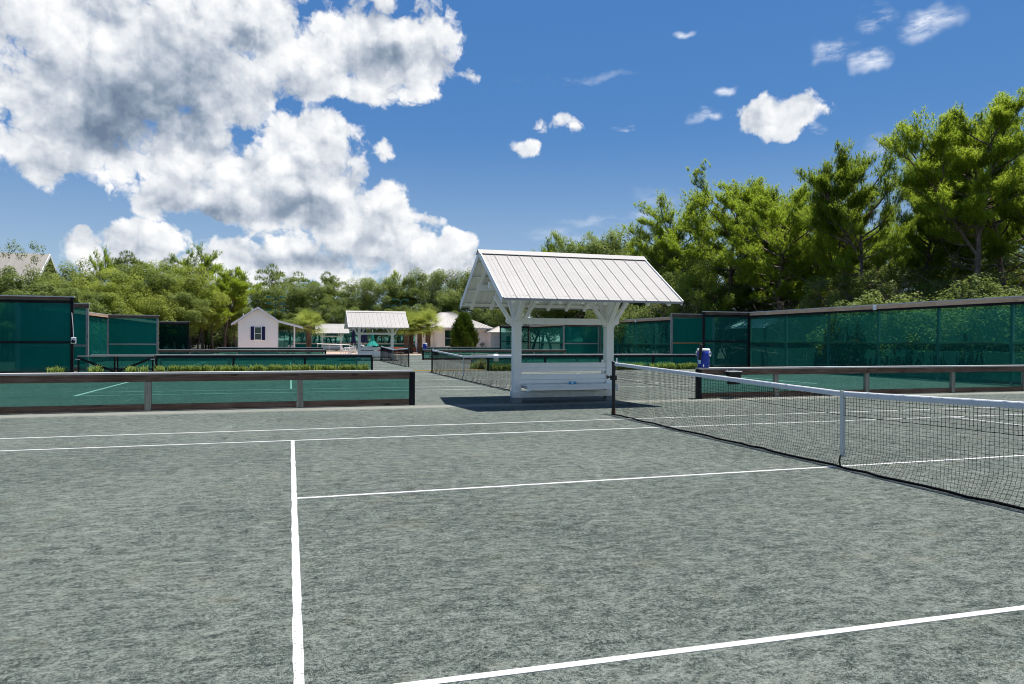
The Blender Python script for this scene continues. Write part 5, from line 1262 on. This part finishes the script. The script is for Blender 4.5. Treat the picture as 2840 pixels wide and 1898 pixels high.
# the clipped-looking cone cedar in front of the bathhouse
K = cedar('cone_cedar', 17, H=4.45, R=1.28, n=2600); t = bpy.data.objects.new('cedar_bush', None); Mw = Matrix.Translation((13.4, 76, -.02)); put(t, None, Mw); tag(t, 'dense dark green cone shaped cedar in front of the white bathhouse', 'tree')
for pn, me in K['parts']: put(bpy.data.objects.new(pn, me), t, Mw)

# cabbage palms
def palm_parts(seed, th=3.0):
    rr = random.Random(seed); r = np.random.default_rng(seed); b = MB()
    b.lathe([(.20, 0), (.19, th*.5), (.21, th)], 12); rows = 22
    for j in range(rows):        # criss-cross leaf boots
        for q in range(9):
            a = 2*math.pi*(q+.5*(j % 2))/9; z = .08+j*(th-.05)/rows; R0 = .19
            c, s = math.cos(a), math.sin(a); wv = .055; t_ = (-s, c)
            tip = (c*(R0+.10+rr.uniform(0, .05)), s*(R0+.10+rr.uniform(0, .05)), z+.26+rr.uniform(-.03, .05))
            b.add([(c*R0+t_[0]*wv, s*R0+t_[1]*wv, z), (c*R0-t_[0]*wv, s*R0-t_[1]*wv, z), (c*R0*.98, s*R0*.98, z+.2), tip, (c*(R0+.03), s*(R0+.03), z-.02)], [(0, 3, 4), (4, 3, 1), (0, 2, 3), (1, 3, 2)])
    V = []; F = []; st_ = MB()
    for q in range(46):          # fan leaves
        a = q*2.399+rr.gauss(0, .1); el = math.asin(1-1.55*(q/46)**.9*.92) if True else 0
        el = 1.45-2.0*(q/46)+rr.gauss(0, .1); d = Vector((math.cos(a)*math.cos(el), math.sin(a)*math.cos(el), math.sin(el))); L = rr.uniform(.85, 1.2)
        hub = Vector((0, 0, th+.12))+d*L + Vector((0, 0, -.12*L*math.cos(el)))
        st_.tube([(0, 0, th+.05), tuple(hub)], [.02, .010], 4, False)
        side = d.cross(Vector((0, 0, 1))).normalized(); up_ = side.cross(d)
        for w in range(26):
            an = -2.0+4.0*w/25; bd = (d*math.cos(an)+side*math.sin(an)+up_*.18*math.cos(an*1.5)).normalized(); bl = (1.0+.3*math.cos(an))*rr.uniform(.8, 1.1)
            p1 = hub+bd*bl*.6; p2 = hub+bd*bl+Vector((0, 0, -.30*rr.uniform(.5, 1.3))); sd = bd.cross(up_).normalized()*.022; i0 = len(V)
            V += [tuple(hub-sd*.5), tuple(hub+sd*.5), tuple(p1+sd), tuple(p1-sd), tuple(p2+sd*.12), tuple(p2-sd*.12)]; F += [(i0, i0+1, i0+2, i0+3), (i0+3, i0+2, i0+4, i0+5)]
    return [('trunk', b.mesh('palm_trunk', MAT['palm_boot'])), ('crown', fast_mesh('palm_crown', np.array(V), np.array(F), MAT['palm_leaf'])), ('leaf_stalks', st_.mesh('palm_stalks', MAT['leaf_pale']))]
PALMS = [palm_parts(2), palm_parts(6, 3.2)]
for i, (x, y, s, v, lab, grp) in enumerate(((-4.45, 74, 1.0, 0, 'lone cabbage palm with a full crown beside the lean-to porch', None), (6.2, 74, .98, 0, 'cabbage palm in the row of four beside the bathhouse', 'palms in a row'), (6.95, 75, .98, 1, 'cabbage palm in the row of four beside the bathhouse', 'palms in a row'), (7.75, 74, .95, 0, 'cabbage palm in the row of four beside the bathhouse', 'palms in a row'), (8.75, 74.2, 1.02, 1, 'cabbage palm in the row of four beside the bathhouse', 'palms in a row'))):
    Mw = Matrix.Translation((x, y, -.01)) @ Matrix.Rotation(i*1.7, 4, 'Z') @ Matrix.Scale(s, 4); t = bpy.data.objects.new('palm_tree', None); put(t, None, Mw); tag(t, lab, 'palm', grp)
    for pn, me in PALMS[v]: put(bpy.data.objects.new(pn, me), t, Mw)

# a pale clump of strappy leaves at the open end of the planted strip
r_ = np.random.default_rng(77)
t = bpy.data.objects.new('strap_leaf_plant', None); put(t, None, Matrix.Translation((3.25, 29.2, -.02))); tag(t, 'pale strappy leaved plant at the open end of the planted strip, seen through the net', 'plant')
V, F = [], []
for q in range(70):
    a = r_.random()*6.28; el = .5+r_.random()*.9; L = .5+.45*r_.random(); w = .025; i0 = len(V); c_, s_ = math.cos(a), math.sin(a); b0 = (r_.normal(0, .12), r_.normal(0, .12), 0)
    p1 = (b0[0]+c_*L*.5*math.cos(el), b0[1]+s_*L*.5*math.cos(el), L*.6*math.sin(el)); p2 = (b0[0]+c_*L*(.3+math.cos(el)*.8), b0[1]+s_*L*(.3+math.cos(el)*.8), L*.85*math.sin(el))
    V += [(b0[0]-s_*w, b0[1]+c_*w, 0), (b0[0]+s_*w, b0[1]-c_*w, 0), (p1[0]+s_*w, p1[1]-c_*w, p1[2]), (p1[0]-s_*w, p1[1]+c_*w, p1[2]), p2]; F.append((i0, i0+1, i0+2, i0+3)); F.append((i0+3, i0+2, i0+4, i0+4))
b = MB(); b.add(V, [f if f[2] != f[3] else f[:3] for f in F]); b.build('leaves', MAT['leaf_pale'], t, Matrix.Translation((3.25, 29.2, -.02)))
b = MB(); b.lathe([(.16, 0), (.10, .10)], 10); b.build('crown_base', MAT['bark_dead'], t, Matrix.Translation((3.25, 29.2, -.02)))

# border grass along the dark framed low fences, loose leaves on the clay
def grass_strip(name, spots, lab, hgt=.44, per=55):
    r = np.random.default_rng(len(spots)*7+1); n = len(spots); c = np.repeat(np.array(spots), per, 0); N = len(c)
    a = r.random(N)*6.283; lean = .15+.75*r.random(N); h = hgt*(.55+.6*r.random(N)); w = .009+.006*r.random(N)
    b0 = c + np.stack([r.normal(0, .07, N), r.normal(0, .05, N), np.zeros(N)], 1); d = np.stack([np.cos(a), np.sin(a), np.zeros(N)], 1); s = np.stack([-np.sin(a), np.cos(a), np.zeros(N)], 1)*w[:, None]
    up = np.array([0, 0, 1.]); p1 = b0 + up*(h*.65)[:, None] + d*(h*lean*.35)[:, None]; p2 = b0 + up*(h*(1-.35*lean))[:, None] + d*(h*lean)[:, None]
    V = np.stack([b0-s, b0+s, p1+s, p1-s, p2+s*.1, p2-s*.1], 1).reshape(-1, 3); i = np.arange(N)[:, None]*6
    F = np.concatenate([i+np.array([[0, 1, 2, 3]]), i+np.array([[3, 2, 4, 5]])])
    o = bpy.data.objects.new(name, fast_mesh(name, V, F, MAT['grass_blade'])); put(o); return tag(o, lab, 'grass', kind='stuff')
rg = random.Random(4)
grass_strip('border_grass', [(x+rg.uniform(-.1, .1), 27.16+rg.uniform(-.05, .05), 0) for x in np.arange(-11.8, -2.85, .13) if rg.random() < .9]+[(x, 27.1, 0) for x in (-14.4, -14.2, -13.0, -12.8, -12.4, -15.9, -15.6)], 'tufted green border grass at the foot of the gated low fence')
grass_strip('border_grass', [(x+rg.uniform(-.1, .1), 27.16+rg.uniform(-.05, .05), 0) for x in np.arange(3.3, 15.2, .16) if rg.random() < .85], 'tufted green border grass at the foot of the fence with the towel', .40)
grass_strip('verge_grass', [(x+rg.uniform(-.3, .3), rg.uniform(28.3, 30), -.03) for x in np.arange(3.2, 15, .22)], 'rough grass in the strip between the paired low fences', .42)
lv, lf = [], []
for q in range(45):
    x = rg.uniform(-9, 6); y = rg.uniform(-5.5, 8); a = rg.uniform(0, 6.28); L = rg.uniform(.010, .024); w = L*rg.uniform(.12, .4); c, s = math.cos(a), math.sin(a); i0 = len(lv)
    lv += [(x-c*L, y-s*L, .006), (x+s*w, y-c*w, .010), (x+c*L, y+s*L, .014), (x-s*w, y+c*w, .010)]; lf.append((i0, i0+1, i0+2, i0+3))
b = MB(); b.add(lv, lf); o = b.build('fallen_leaves', simple('dry_leaf', (.20, .13, .08), .8, .5, 3)); tag(o, 'scattered dry brown leaves on the near clay court', 'leaves', kind='stuff')
